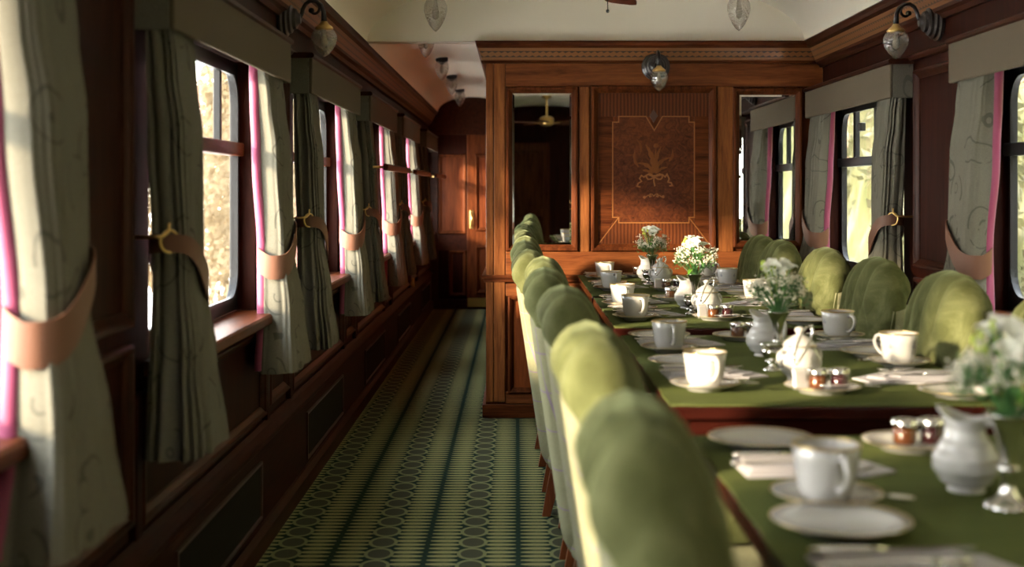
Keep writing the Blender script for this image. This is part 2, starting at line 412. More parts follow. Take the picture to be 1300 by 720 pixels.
# dado work below the windows
def dado(parent,fn,starts):
    b=MB()
    for s in starts:
        b.frame(s+.03,s+PL-.03,.42,.735,MOULD,fn)
    b.build('dado_moulding',M['trim_wood'],parent)
    c=MB()
    for i,s in enumerate(starts):
        for y in (s-.005,s+PL+.005):
            c.hexa([fn(y-.022,.40,0),fn(y+.022,.40,0),fn(y+.022,.40,.02),fn(y-.022,.40,.02)],[fn(y-.022,.74,0),fn(y+.022,.74,0),fn(y+.022,.74,.02),fn(y-.022,.74,.02)])
    c.build('dado_stile',M['wall_wood_z'],parent,bevel=.003)
dado(wl,left,LB); dado(wr,right,RB)
def strip(profile,fn,y0,y1):     # profile (v,h) swept along the wall
    b=MB(); n=len(profile)
    vs=[fn(y0,v,h) for v,h in profile]+[fn(y1,v,h) for v,h in profile]
    b.add(vs,[tuple(range(n)),tuple(range(2*n-1,n-1,-1))]+[(i,(i+1)%n,n+(i+1)%n,n+i) for i in range(n)]); return b
tn=[0]
def trim(b,mat,smooth=False):
    tn[0]+=1; return struct(b.build('trim_%d'%tn[0],mat,smooth=smooth))
HEATER=[(.0,-.01),(.0,.035),(.335,.035),(.352,.050),(.366,.050),(.372,.040),(.386,.022),(.40,.010),(.40,-.01)]
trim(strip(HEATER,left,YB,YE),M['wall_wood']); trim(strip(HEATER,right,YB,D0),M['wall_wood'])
BASE=[(.0,.03),(.0,.056),(.06,.056),(.085,.045),(.085,.03)]
bl=struct(strip(BASE,left,YB,YE).build('baseboard_left',M['trim_wood'])); br=struct(strip(BASE,right,YB,D0).build('baseboard_right',M['trim_wood']))
CROWN=[(2.004,.102),(2.012,.06),(2.06,-.01),(1.87,-.01),(1.87,.018),(1.885,.026),(1.893,.040),(1.900,.044),(1.906,.052)]
CROWN2=[(1.906,.050),(1.900,.030),(1.960,.060),(1.966,.082),(1.975,.092),(1.990,.096),(2.004,.102)]
BAND=[(1.902,.046),(1.898,.030),(1.968,.066),(1.965,.080)]
def cornice(fn,y0,y1):
    b=strip([(1.965,.074),(1.975,.092),(1.990,.096),(2.004,.102),(2.10,.03),(2.10,-.01),(1.965,-.01)],fn,y0,y1)
    o=trim(b,M['trim_wood'])
    lo=strip([(1.865,-.01),(1.865,.016),(1.880,.026),(1.890,.042),(1.903,.046),(1.903,-.01)],fn,y0,y1).build('bed_moulding',M['trim_wood'],o)
    strip([(1.903,-.01),(1.903,.044),(1.965,.076),(1.965,-.01)],fn,y0,y1).build('marquetry_band',M['cornice_band'],o)
    return o
cornice(left,YB,YE); cornice(right,YB,D0)
# shelf moulding over the pelmets along the frieze
SHELF=[(1.742,-.01),(1.742,.022),(1.752,.030),(1.760,.030),(1.768,.018),(1.768,-.01)]
trim(strip(SHELF,left,YB,YE),M['trim_wood']); trim(strip(SHELF,right,YB,D0),M['trim_wood'])
# window sills
for fn,st in ((left,LB),(right,RB)):
    b=MB()
    for s in st:
        n=len(b.v)
        p=[(.765,-.055),(.765,.075),(.772,.084),(.795,.084),(.802,.078),(.802,-.055)]
        q=strip(p,fn,s+.10,s+PL-.10); b.add(q.v,q.f)
    trim(b,M['mahogany_y'])

# ceiling vault, tympanum, corridor vault
HW=1.166; RISE=.36
def vz(x):
    q=1-((x-CX)/HW)**2; return 2.004+RISE*sqrt(max(q,0))
vault=MB()
prof=[(CX-HW*cos(pi*i/48), 2.004+RISE*sin(pi*i/48)) for i in range(49)]
prof=[(XL-.05,2.004)]+prof+[(XR+.05,2.004)]
outer=[(x,z+.05) for x,z in prof][::-1]
vault.prism(prof+outer,lambda u,v,h:(u,h,v),YB-.05,D0)
cl=struct(vault.build('ceiling',M['ceiling'],smooth=2))
XP=-.164                      # corridor edge of the partition
XCF=-.798; CPK=.15
def cz(x):
    c=(XCF+XP+.06)/2; hw=c-XCF; q=1-((x-c)/hw)**2; return 2.0+CPK*sqrt(max(q,0))
cc=(XCF+XP+.06)/2; ch=cc-XCF
cp=[(cc-ch*cos(pi*i/24),2.0+CPK*sin(pi*i/24)) for i in range(25)]
cp=[(XL-.05,2.0)]+cp+[(XP+.15,2.0)]
b=MB().prism(cp+[(x,z+.06) for x,z in cp][::-1],lambda u,v,h:(u,h,v),D0+.09,YE)
b.build('corridor_vault',M['ceiling'],cl,smooth=2)
# tympanum above the partition: full arch, lower edge at cornice height
ty=[(XL-.02,2.006)]+[(CX-HW*cos(pi*i/48),2.004+(RISE+.02)*sin(pi*i/48)) for i in range(49)]+[(XR+.02,2.006)]
MB().prism(ty,front,-.10,0).build('tympanum',M['ceiling'],cl)

# ------------------------------------------------------------------ partition (wall_front)
def px(x): return (x-656)/238.1
def pz(y): return HC+(240-y)/238.1
w=MB()
w.box(XP,XR,D0,D0+.10,0,2.004)                       # the wall itself
w.box(XP,XP+.10,D0+.10,YE,0,2.004)                   # corridor side
wf=struct(w.build('wall_front',M['mahogany_z']))
m=MB()
for x0,x1,y0,y1 in ((617,627,77,510),(627,642,77,510),(735,749,110,320),(910,931,110,320)):
    m.box(px(x0),px(x1)-.003,D0-.016,D0,pz(y1),pz(y0))
m.build('stile',M['stile_wood'],wf,bevel=.004)
m=MB(); m.box(px(642),XR,D0-.014,D0,pz(110),pz(77)); m.box(px(642),XR,D0-.014,D0,pz(349),pz(319)); m.box(px(642),px(760),D0-.014,D0,pz(376),pz(360)); m.box(px(642),px(760),D0-.014,D0,pz(512),pz(497))
m.build('rail',M['rail_wood'],wf,bevel=.003)
m=MB(); m.box(px(612),XR,D0-.030,D0+.02,pz(353.5),pz(349)); m.box(px(614),XR,D0-.022,D0+.02,pz(358),pz(353.5)); m.box(px(612),px(617)+.01,D0-.03,D0+1.5,pz(353.5),pz(349))
m.build('dado_rail',M['mahogany_x'],wf,bevel=.004)
m=MB(); m.box(px(612.5),XR,D0-.026,D0+.02,0,pz(513)); m.box(px(612.5),XP+.02,D0-.02,YE,0,pz(513))
m.build('skirting',M['mahogany_x'],wf,bevel=.005)
m=MB()
m.frame(px(645),px(722),pz(499),pz(375),[(0,0),(0,.022),(.008,.028),(.018,.022),(.030,.006),(.034,0)],front)
m.frame(px(760),px(1000),pz(499),pz(375),[(0,0),(0,.022),(.008,.028),(.018,.022),(.030,.006),(.034,0)],front)
m.build('panel_moulding',M['mahogany_z'],wf)
MB().box(px(650),px(718),D0-.004,D0,pz(495),pz(380)).build('lower_panel',M['lower_panel'],wf)
# cornice across the partition and round its corridor corner
def pc(prof,name,mat,par,x0,wrap=True):
    b=MB(); n=len(prof)
    # front run ends in a mitre at x0 - h, then returns along the corridor
    vs=[(XR,D0-h,v) for v,h in prof]+[(XP-h,D0-h,v) for v,h in prof]+[(XP-h,YE,v) for v,h in prof]
    fs=[]
    for k in range(2):
        for i in range(n-1): fs.append((k*n+i,k*n+i+1,(k+1)*n+i+1,(k+1)*n+i))
    b.add(vs,fs); return b.build(name,mat,par)
o=pc([(1.966,0.0),(1.966,.042),(1.978,.050),(1.992,.050),(1.996,.056),(2.0035,.056),(2.0035,-.02)],'crown_moulding',M['mahogany_x'],wf,XP)
pc([(1.900,0),(1.900,.018),(1.966,.040),(1.966,0)],'marquetry_band',M['cornice_band'],wf,XP)
pc([(1.885,0),(1.885,.018),(1.893,.026),(1.901,.026),(1.901,0)],'bed_moulding',M['mahogany_x'],wf,XP)

def mirror(x0,x1,y0,y1,label):
    t=empty('wall_mirror',(0,0,0),0,label,'mirror')
    fx0,fx1,fz0,fz1=px(x0),px(x1),pz(y1),pz(y0)
    MB().frame(fx0,fx1,fz0,fz1,[(0,0),(0,.022),(.007,.030),(.016,.030),(.022,.022),(.034,.010),(.036,.004),(.036,0)],front).build('frame',M['mahogany_z'],t)
    gx0,gx1,gz0,gz1=fx0+.034,fx1-.034,fz0+.034,fz1-.034; q=.012
    g=MB(); A=[front(u,v,.004) for u,v in ((gx0,gz0),(gx1,gz0),(gx1,gz1),(gx0,gz1))]
    Bq=[front(u,v,.0068) for u,v in ((gx0+q,gz0+q),(gx1-q,gz0+q),(gx1-q,gz1-q),(gx0+q,gz1-q))]
    Z=[front(u,v,.001) for u,v in ((gx0,gz0),(gx1,gz0),(gx1,gz1),(gx0,gz1))]
    g.add(A+Bq+Z,[(4,5,6,7)]+[(i,(i+1)%4,4+(i+1)%4,4+i) for i in range(4)]+[(8+i,8+(i+1)%4,(i+1)%4,i) for i in range(4)]+[(11,10,9,8)])
    g.build('bevelled_glass',M['mirror'],t); return t
mirror(642,734,110,319,'tall narrow mirror in mahogany frame above the aisle-side row of chair backs')
mirror(930,1018,112,314,'tall mirror beside the window-side wall, reflecting a pelmet, curtains and window')

# marquetry panel
mp=empty('marquetry_panel',(0,0,0),0,'mahogany marquetry panel with inlaid leaf and ribbon bouquet between the two mirrors','wall panel')
MB().frame(px(750),px(909),pz(319),pz(109),[(0,0),(0,.022),(.007,.030),(.016,.030),(.024,.020),(.038,.008),(.040,.003),(.040,0)],front).build('frame',M['mahogany_z'],mp)
ix0,ix1,iz0,iz1=px(759),px(901),pz(311),pz(117)
mx0,mx1,mz0,mz1=px(778),px(881),pz(281),pz(148)
S=.0035
MB().box(ix0,ix1,D0-S,D0,mz1+.0,iz1).build('top_veneer',M['stripe'],mp)
MB().prism([(ix0,iz0),(ix1,iz0),(mx1,mz0),(mx0,mz0)],front,0,S).build('bottom_veneer',M['stripe'],mp)
for q in ([(ix0,iz0),(mx0,mz0),(mx0,mz1),(ix0,mz1)],[(mx1,mz0),(ix1,iz0),(ix1,mz1),(mx1,mz1)]): MB().prism(q,front,0,S).build('side_veneer',M['mahogany_x'],mp)
def cpx(cx,cy): return (px(600+cx/2.481), pz(40+cy/2.483))
outl=[cpx(*q) for q in ((441,286),(460,286),(460,268),(546,268),(572,312),(598,268),(681,268),(681,286),(698,286),(698,586),(681,586),(681,603),(460,603),(460,586),(441,586))]
MB().prism(outl,front,S-.001,S+.0012).build('burl_field',M['burl'],mp)
MB().ribbon(outl,.0062,front,S+.0005,S+.0024,closed=True).build('inlay_line',M['inlay_wood'],mp)
for q in ([(ix0,iz0),cpx(460,586)],[(ix1,iz0),cpx(681,586)]): MB().ribbon(q,.005,front,S-.001,S+.0012).build('mitre_line',M['inlay_wood'],mp)
m=MB(); dx,dz=cpx(570,266); m.prism([(dx,dz-.038),(dx+.022,dz),(dx,dz+.034),(dx-.022,dz)],front,S-.001,S+.002); m.build('diamond_inlay',M['inlay_dark'],mp)
# the bouquet: acanthus-like leaves, tulips, ribbon bow and a small scroll under it
def mcp(cx,cy): return (px(770+cx/5.54), pz(140+cy/5.54))
lh=[S+.0020]
def leaf_shape(b,base,tip,wid,bend=0,lobes=0):
    lh[0]+=.0001; h=lh[0]
    B0=Vector(mcp(*base)); T0=Vector(mcp(*tip)); d=T0-B0; n=Vector((-d.y,d.x)).normalized(); k=14; Lp=[];Rp=[]
    for i in range(k+1):
        t=i/k; c=B0+d*t+n*bend/1319*sin(pi*t)
        ww=wid/1319*sin(pi*min(1,t*.9+.1))**.8*(1-.25*t)
        if lobes: ww*=.72+.5*abs(sin(pi*lobes*t))
        if i==k: ww=0
        Lp.append(c+n*ww); Rp.append(c-n*ww*(.8 if lobes else 1))
    for i in range(k):
        b.hexa([front(*Lp[i],S),front(*Rp[i],S),front(*Rp[i+1],S),front(*Lp[i+1],S)],[front(*Lp[i],h),front(*Rp[i],h),front(*Rp[i+1],h),front(*Lp[i+1],h)])
m=MB()
leaf_shape(m,(335,440),(275,240),21,-18,4); leaf_shape(m,(340,440),(385,255),17,14,4); leaf_shape(m,(330,435),(215,370),15,-20,3)
leaf_shape(m,(345,435),(455,330),15,26,3); leaf_shape(m,(225,400),(200,280),11,16,2); leaf_shape(m,(240,300),(212,205),8,-14); leaf_shape(m,(440,360),(462,275),10,-12)
leaf_shape(m,(345,410),(350,260),7,6); leaf_shape(m,(350,262),(345,232),20,0); leaf_shape(m,(330,400),(300,262),9,0)
leaf_shape(m,(345,445),(430,400),13,10,2); leaf_shape(m,(325,445),(250,420),12,-6,2)
m.build('bouquet_inlay',M['inlay_motif'],mp)
m=MB()
def loop(cx,cy,rx,ry,a0,a1,k=18): return [mcp(cx+rx*cos(a0+(a1-a0)*i/k),cy+ry*sin(a0+(a1-a0)*i/k)) for i in range(k+1)]
for sg in (-1,1): m.ribbon([mcp(336+sg*q,y) for q,y in ((3,466),(18,454),(38,448),(54,456),(56,472),(44,486),(24,484),(8,474),(2,468))],.007,front,S,S+.0038)
m.ribbon([mcp(*q) for q in ((325,465),(290,452),(262,470),(245,458),(232,480),(246,500),(222,515),(214,535),(238,540))],.007,front,S,S+.0034)
m.ribbon([mcp(*q) for q in ((348,465),(392,452),(412,470),(425,450),(440,482),(432,505),(455,510),(462,530),(440,532))],.007,front,S,S+.0034)
m.ribbon([mcp(*q) for q in ((336,455),(332,500),(340,535))],.007,front,S,S+.0034)
m.build('ribbon_inlay',M['inlay_wood'],mp)
m=MB()
for sg in (-1,1):
    m.ribbon([mcp(332+sg*q,y) for q,y in ((0,606),(10,592),(24,588),(34,598),(28,610),(18,604),(24,596),(44,600),(58,612))],.005,front,S,S+.003)
m.ribbon(loop(266,612,5,5,0,2*pi,8),.008,front,S,S+.003); m.ribbon(loop(398,608,5,5,0,2*pi,8),.008,front,S,S+.003)
m.build('scroll_inlay',M['inlay_wood'],mp)

# ------------------------------------------------------------------ end walls, doors
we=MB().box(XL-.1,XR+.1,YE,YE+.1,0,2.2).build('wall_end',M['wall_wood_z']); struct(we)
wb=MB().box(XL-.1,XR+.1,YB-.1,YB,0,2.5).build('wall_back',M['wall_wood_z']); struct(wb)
def ez(y): return HC+(240-y)*YE/1650
def ex(x): return (x-656)*YE/1650
def endf(u,v,h): return (u,YE-h,v)
m=MB(); m.box(XL,XP,YE-.03,YE,1.77,2.2); m.box(XL,ex(556),YE-.02,YE,0,1.77); m.box(XL,XP,YE-.012,YE,ez(318),ez(298)); m.box(XL,XP,YE-.03,YE,0,ez(380))
m.build('end_rail',M['trim_wood'],we,bevel=.004)
m=MB(); m.frame(ex(557),ex(592),ez(297),ez(196),MOULD,endf); m.frame(ex(570),ex(592),ez(376),ez(318),MOULD,endf); m.build('end_moulding',M['mahogany_z'],we)
MB().box(ex(561),ex(590),YE-.004,YE,ez(294),ez(199)).build('marquetry_field',M['panel_red'],we)
d1=empty('door_1'); d1['kind']='structure'
MB().box(ex(593),XP-.01,YE-.05,YE-.012,.02,1.77).build('door_leaf',M['mahogany_z'],d1,bevel=.004)
def drf(u,v,h): return (u,YE-.05-h,v)
m=MB(); m.frame(ex(604),XP-.03,ez(293),ez(196),MOULD,drf); m.frame(ex(604),XP-.03,ez(372),ez(312),MOULD,drf); m.build('door_moulding',M['mahogany_z'],d1)
MB().box(ex(607),XP-.04,YE-.053,YE-.049,ez(290),ez(199)).build('door_veneer',M['panel_red'],d1)
MB().box(ex(594),XP-.012,YE-.054,YE-.049,.025,.115).build('kick_plate',M['brass'],d1)
hx=ex(599)
hd=MB().tube([(hx,YE-.05,ez(270)),(hx,YE-.09,ez(272)),(hx,YE-.10,ez(278)),(hx,YE-.09,ez(285)),(hx,YE-.05,ez(287))],.009,8).build('door_handle',M['brass'],d1,smooth=True)
MB().box(hx-.02,hx+.02,YE-.056,YE-.049,ez(290),ez(267)).build('handle_plate',M['brass'],d1,bevel=.004)
# panelled door in the wall behind the viewer (seen in the mirror)
d2=empty('door_2'); d2['kind']='structure'
def bkf(u,v,h): return (u,YB+.03+h,v)
MB().box(-.25,.45,YB,YB+.03,0,1.85).build('door_leaf',M['mahogany_z'],d2)
m=MB(); m.frame(-.17,.37,.95,1.75,MOULD,bkf); m.frame(-.17,.37,.12,.85,MOULD,bkf); m.build('door_moulding',M['mahogany_z'],d2)

# ------------------------------------------------------------------ windows
wn=[0]
def rr(u0,u1,v0,v1,r,k=6):
    pts=[]
    for cx,cy,a in ((u1-r,v0+r,-pi/2),(u1-r,v1-r,0),(u0+r,v1-r,pi/2),(u0+r,v0+r,pi)):
        for i in range(k+1):
            q=a+pi/2*i/k; pts.append((cx+r*cos(q),cy+r*sin(q)))
    return pts
def ring(b,outer,inner,fn,h0,h1):
    n=len(outer); vs=[fn(u,v,h) for h in (h0,h1) for p in (outer,inner) for u,v in p]
    fs=[]
    for i in range(n):
        j=(i+1)%n
        fs += [(2*n+i,2*n+j,3*n+j,3*n+i),(i,n+i,n+j,j),(i,j,2*n+j,2*n+i),(n+i,3*n+i,3*n+j,n+j)]
    b.add(vs,fs)
def window(fn,s):
    wn[0]+=1; t=empty('window_%d'%wn[0]); t['kind']='structure'
    u0,u1=s+.14,s+PL-.14; v0,v1=ZS+.003,ZT-.003
    b=MB(); inn=rr(u0+.04,u1-.04,v0+.04,v1-.04,.10)
    # outer loop follows the rectangle of the opening
    cu,cv=(u0+u1)/2,(v0+v1)/2
    out=[]
    for k,(u,v) in enumerate(inn):
        q=k//7; su=1 if q in (0,1) else -1; sv=-1 if q in (0,3) else 1
        i=k%7
        U=u1 if su>0 else u0; V=v1 if sv>0 else v0
        out.append({0:(u,V) if q in(0,2) else (U,v),6:(U,v) if q in(0,2) else (u,V)}.get(i,(U,V)))
    ring(b,out,inn,fn,-.079,-.060)
    b.build('frame',M['rubber'],t,bevel=.004)
    b=MB(); ring(b,rr(u0+.035,u1-.035,v0+.035,v1-.035,.11),rr(u0+.052,u1-.052,v0+.052,v1-.052,.095),fn,-.061,-.048); b.build('bead',M['rubber'],t,smooth=2)
    zr=1.352
    MB().hexa([fn(u0+.03,zr-.022,-.078),fn(u1-.03,zr-.022,-.078),fn(u1-.03,zr-.022,-.03),fn(u0+.03,zr-.022,-.03)],[fn(u0+.03,zr+.022,-.078),fn(u1-.03,zr+.022,-.078),fn(u1-.03,zr+.022,-.03),fn(u0+.03,zr+.022,-.03)]).build('meeting_rail',M['rubber'] if fn is right else M['mahogany_y'],t,bevel=.005)
    um=(u0+u1)/2
    for c in (-.27,-.09,.27-.18,.27):
        pass
    b=MB()
    for c in (u1-.27,um,u0+.27):
        q=.012 if fn is left else .020
        b.hexa([fn(c-q,zr+.02,-.079),fn(c+q,zr+.02,-.079),fn(c+q,zr+.02,-.055),fn(c-q,zr+.02,-.055)],[fn(c-q,v1-.04,-.079),fn(c+q,v1-.04,-.079),fn(c+q,v1-.04,-.055),fn(c-q,v1-.04,-.055)])
    b.build('vent_bar',M['rubber'],t,bevel=.003)
    if fn is right:
        b=MB(); c=u1-.44; b.hexa([fn(c-.03,1.50,-.06),fn(c+.03,1.50,-.06),fn(c+.03,1.50,-.035),fn(c-.03,1.50,-.035)],[fn(c-.03,1.54,-.06),fn(c+.03,1.54,-.06),fn(c+.03,1.54,-.035),fn(c-.03,1.54,-.035)])
        b.build('vent_catch',M['black'],t,bevel=.004)
    MB().hexa([fn(u0+.03,v0+.03,-.074),fn(u1-.03,v0+.03,-.074),fn(u1-.03,v0+.03,-.071),fn(u0+.03,v0+.03,-.071)],[fn(u0+.03,v1-.03,-.074),fn(u1-.03,v1-.03,-.074),fn(u1-.03,v1-.03,-.071),fn(u0+.03,v1-.03,-.071)]).build('glass',M['pane'],t)
    return t
for s in LB: window(left,s)
for s in RB: window(right,s)

# ------------------------------------------------------------------ pelmets, curtains, tie-backs
ORD=['first','second','third','fourth','fifth','sixth','seventh']
def bay_name(side,i):
    if side<0:
        return {0:'rearmost aisle window',1:'nearest aisle window',2:'second aisle window',3:'third aisle window',4:'fourth aisle window',5:'fifth aisle window',6:'farthest aisle window'}[i]
    return {0:'rear window',1:'rear window',2:'table-side window beside the viewer',3:'second table-side window from the partition',4:'table-side window next to the partition'}[i]
def pelmet(side,i,s):
    fn=left if side<0 else right
    t=empty('pelmet',fn(s+PL/2,1.59,0),0,'tan fabric box pelmet over the '+bay_name(side,i),'pelmet','fabric pelmets over the windows')
    o=t.location
    g=lambda u,v,h:tuple(Vector(fn(u,v,h))-o)
    def hb(b,u0,u1,v0,v1,h0,h1): b.hexa([g(u0,v0,h0),g(u1,v0,h0),g(u1,v0,h1),g(u0,v0,h1)],[g(u0,v1,h0),g(u1,v1,h0),g(u1,v1,h1),g(u0,v1,h1)])
    b=MB(); hb(b,s,s+PL,1.592,1.735,.086,.100); b.build('front_panel',M['pelmet'],t,bevel=.006)
    for q in (s,s+PL-.014):
        b=MB(); hb(b,q,q+.014,1.592,1.735,.003,.086); b.build('side_return',M['damask'],t,bevel=.003)
    p=strip([(1.730,.003),(1.730,.100),(1.736,.108),(1.746,.108),(1.752,.100),(1.752,.003)],fn,s-.012,s+PL+.012)
    p.v=[tuple(Vector(q)-o) for q in p.v]; p.build('top_moulding',M['trim_wood'],t)
def smooth01(t): t=max(0,min(1,t)); return t*t*(3-2*t)
def lerp(tab,z):
    for (z0,a),(z1,b) in zip(tab,tab[1:]):
        if z<=z1: return a+(b-a)*smooth01((z-z0)/(z1-z0))
    return tab[-1][1]
rc=random.Random(3)
def curtain(side,i,s,near,rail=False):
    """hangs from z=1.62 down to z=.60; outer edge by the pier, inner edge towards the window centre"""
    fn=left if side<0 else right
    ph=rc.random()*6.28; npl=17
    # along-wall extent measured from the outer edge (0) towards the window
    outer=[(.58,-.05),(.75,-.02),(1.04,.035),(1.35,.02),(1.64,.02)]
    inner=[(.58,.335),(.80,.27),(1.02,.235),(1.30,.27),(1.64,.285)]
    hc=[(.58,.098),(.80,.088),(1.02,.072),(1.35,.062),(1.50,.052),(1.64,.045)]
    hd=[(.58,.072),(.80,.060),(1.02,.048),(1.35,.048),(1.50,.040),(1.64,.033)]
    base=s if near else s+PL; sg=1 if near else -1
    hanging='nearer' if near else 'farther'
    lab='paisley curtain tied back at %s end of %s'%(hanging,bay_name(side,i))
    t=empty('curtain',fn(base+sg*.15,.6,.1),0,lab,'curtain','tied-back curtains')
    o=t.location
    zb=.60+rc.uniform(-.012,.012)
    def P(th,z,grow=1.0,pl=1.0,zt=None):
        a=lerp(outer,z); b=lerp(inner,z); c=(a+b)/2; w_=(b-a)/2*grow; d=lerp(hd,z)*grow; h=lerp(hc,z)
        ct,st=cos(th),sin(th)
        e=.5
        uu=math.copysign(abs(ct)**e,ct); hh=math.copysign(abs(st)**e,st)
        amp=.085*pl*(.55+.45*smooth01((1.02-z)/.3) if z<1.02 else .75)
        amp*=(1-.85*smooth01((uu-.35)/.5))
        r=1+amp*sin(npl*th+ph+1.3*sin(z*3+ph))+.04*sin(5*th+z*4+ph)
        if hh<0: hh*=.85
        return fn(base+sg*(c+w_*uu*r), z, max(.006,h+d*hh*r))
    nz=34
    def f(u,v):
        z=zb+(1.64-zb)*v
        return tuple(Vector(P(2*pi*u,z))-o)
    b=MB().grid(f,120,nz,cu=True)
    # close top
    n0=len(b.v)
    b.build('drape',M['damask'],t,smooth=True)
    # magenta lining: a soft fold peeping out along the window edge, on the wall side
    def lf(u,v):
        z=zb+.01+(1.63-zb)*v; a=lerp(inner,z); h=lerp(hc,z)-lerp(hd,z)*.68
        bulge=.5+.5*sin(pi*min(1,max(0,(z-1.0)/.62)))
        if z<1.0: bulge=.55
        th=2*pi*u
        return tuple(Vector(fn(base+sg*(a-.008+.022*bulge*cos(th)),z,max(.004,h+.016*sin(th))))-o)
    MB().grid(lf,14,26,cu=True).build('lining',M['lining'],t,smooth=True)
    # leather strap
    t2=empty('curtain_tieback',fn(base+sg*.0,1.13,.0),0,'tan leather curtain strap at %s end of %s'%(hanging,bay_name(side,i)),'tieback','leather curtain tiebacks')
    o2=t2.location
    zin,zout=.955,1.09
    def band(off,v):
        vs=[]
        for k in range(48):
            th=2*pi*k/48; a=.015; bb=.262; c=(a+bb)/2; w_=(bb-a)/2+off; d=.060+off; h=.074
            ct,st=cos(th),sin(th); e=.8
            uu=math.copysign(abs(ct)**e,ct); hh=math.copysign(abs(st)**e,st)
            if hh<0: hh*=.95
            t_=(uu+1)/2
            z=zout+(zin-zout)*smooth01(t_)**.9+ (.035 if hh<0 else 0)*abs(hh)*t_
            wid=.040*(.55+.45*smooth01(t_*1.5))
            vs.append(tuple(Vector(fn(base+sg*(c+w_*uu),z+v*wid,max(.004,h+d*hh)))-o2))
        return vs
    A=band(0,-1);B=band(0,1);Cc=band(.004,1);Dd=band(.004,-1)
    b=MB(); vs=A+B+Cc+Dd; fs=[]
    for r_ in range(4):
        r2=(r_+1)%4
        for k in range(48): fs.append((r_*48+k,r_*48+(k+1)%48,r2*48+(k+1)%48,r2*48+k))
    b.add(vs,fs); b.build('strap',M['leather'],t2,smooth=2)
    q=lambda u,v,h:tuple(Vector(fn(base+sg*u,v,h))-o2)
    MB().tube([q(.012+.024*cos(2*pi*k/20)*.9,1.095+.026*sin(2*pi*k/20),.085+.016*cos(2*pi*k/20)) for k in range(20)],.0035,6,closed=True).build('ring',M['brass'],t2,smooth=True)
    MB().tube([q(-.022,1.105,.0),q(-.022,1.105,.055),q(-.018,1.108,.078),q(-.008,1.118,.088),q(-.002,1.138,.088)],.004,6).build('hook',M['brass'],t2,smooth=True)
for side,st in ((-1,LB),(1,RB)):
    for i,s in enumerate(st):
        if side<0 and i==0 or side>0 and i<2: continue
        pelmet(side,i,s)
        for near in ((True,) if side<0 and i==6 else (True,False)): curtain(side,i,s,near)
# grab rails across the corridor windows
for i in (4,5,6):
    s=LB[i]; y1=min(s+PL,YE-.1)
    t=empty('grab_rail',left((s+y1)/2,1.34,.1),0,'polished wooden grab rail across the '+bay_name(-1,i),'rail','grab rails across the corridor windows')
    o=t.location; a=[(v+1.34,h) for v,h in ((-.018,.165),(-.018,.185),(-.008,.192),(.010,.192),(.018,.185),(.018,.165))]
    p=strip(a,left,s+.02,y1-.02); p.v=[tuple(Vector(q)-o) for q in p.v]; p.build('bar',M['mahogany_y'],t)
    for y in (s+.05,y1-.05):
        MB().tube([tuple(Vector(left(y,1.34,0))-o),tuple(Vector(left(y,1.34,.168))-o)],.007,8).build('bracket',M['brass'],t,smooth=True)
# heater gauze panels along the aisle plinth
for i,s in enumerate(LB[1:]):
    t=empty('heater_grille',left(s+.8,.1,.035),0,'olive gauze heater grille in the plinth under the '+bay_name(-1,i+1),'heater grille','heater grilles along the aisle')
    o=t.location; u0,u1=s+.25,min(s+1.35,YE-.1)
    g=lambda u,v,h:tuple(Vector(left(u,v,h))-o)
    MB().frame(u0,u1,.105,.30,[(0,.034),(0,.043),(.010,.043),(.012,.038),(.012,.034)],g).build('frame',M['inlay_dark'],t)
    b=MB(); b.hexa([g(u0+.01,.115,.034),g(u1-.01,.115,.034),g(u1-.01,.115,.038),g(u0+.01,.115,.038)],[g(u0+.01,.29,.034),g(u1-.01,.29,.034),g(u1-.01,.29,.038),g(u0+.01,.29,.038)])
    b.build('gauze',M['grille'],t)
# little brass bolt on the dado near the corridor end
t=tag(MB().tube([left(10.9,.20+.2,.03),left(10.9,.47,.03)],.012,10).box(XL,XL+.03,10.88,10.92,.41,.46).build('brass_bolt',M['brass']),'small brass bolt low on the aisle wall near the corridor end','bolt')

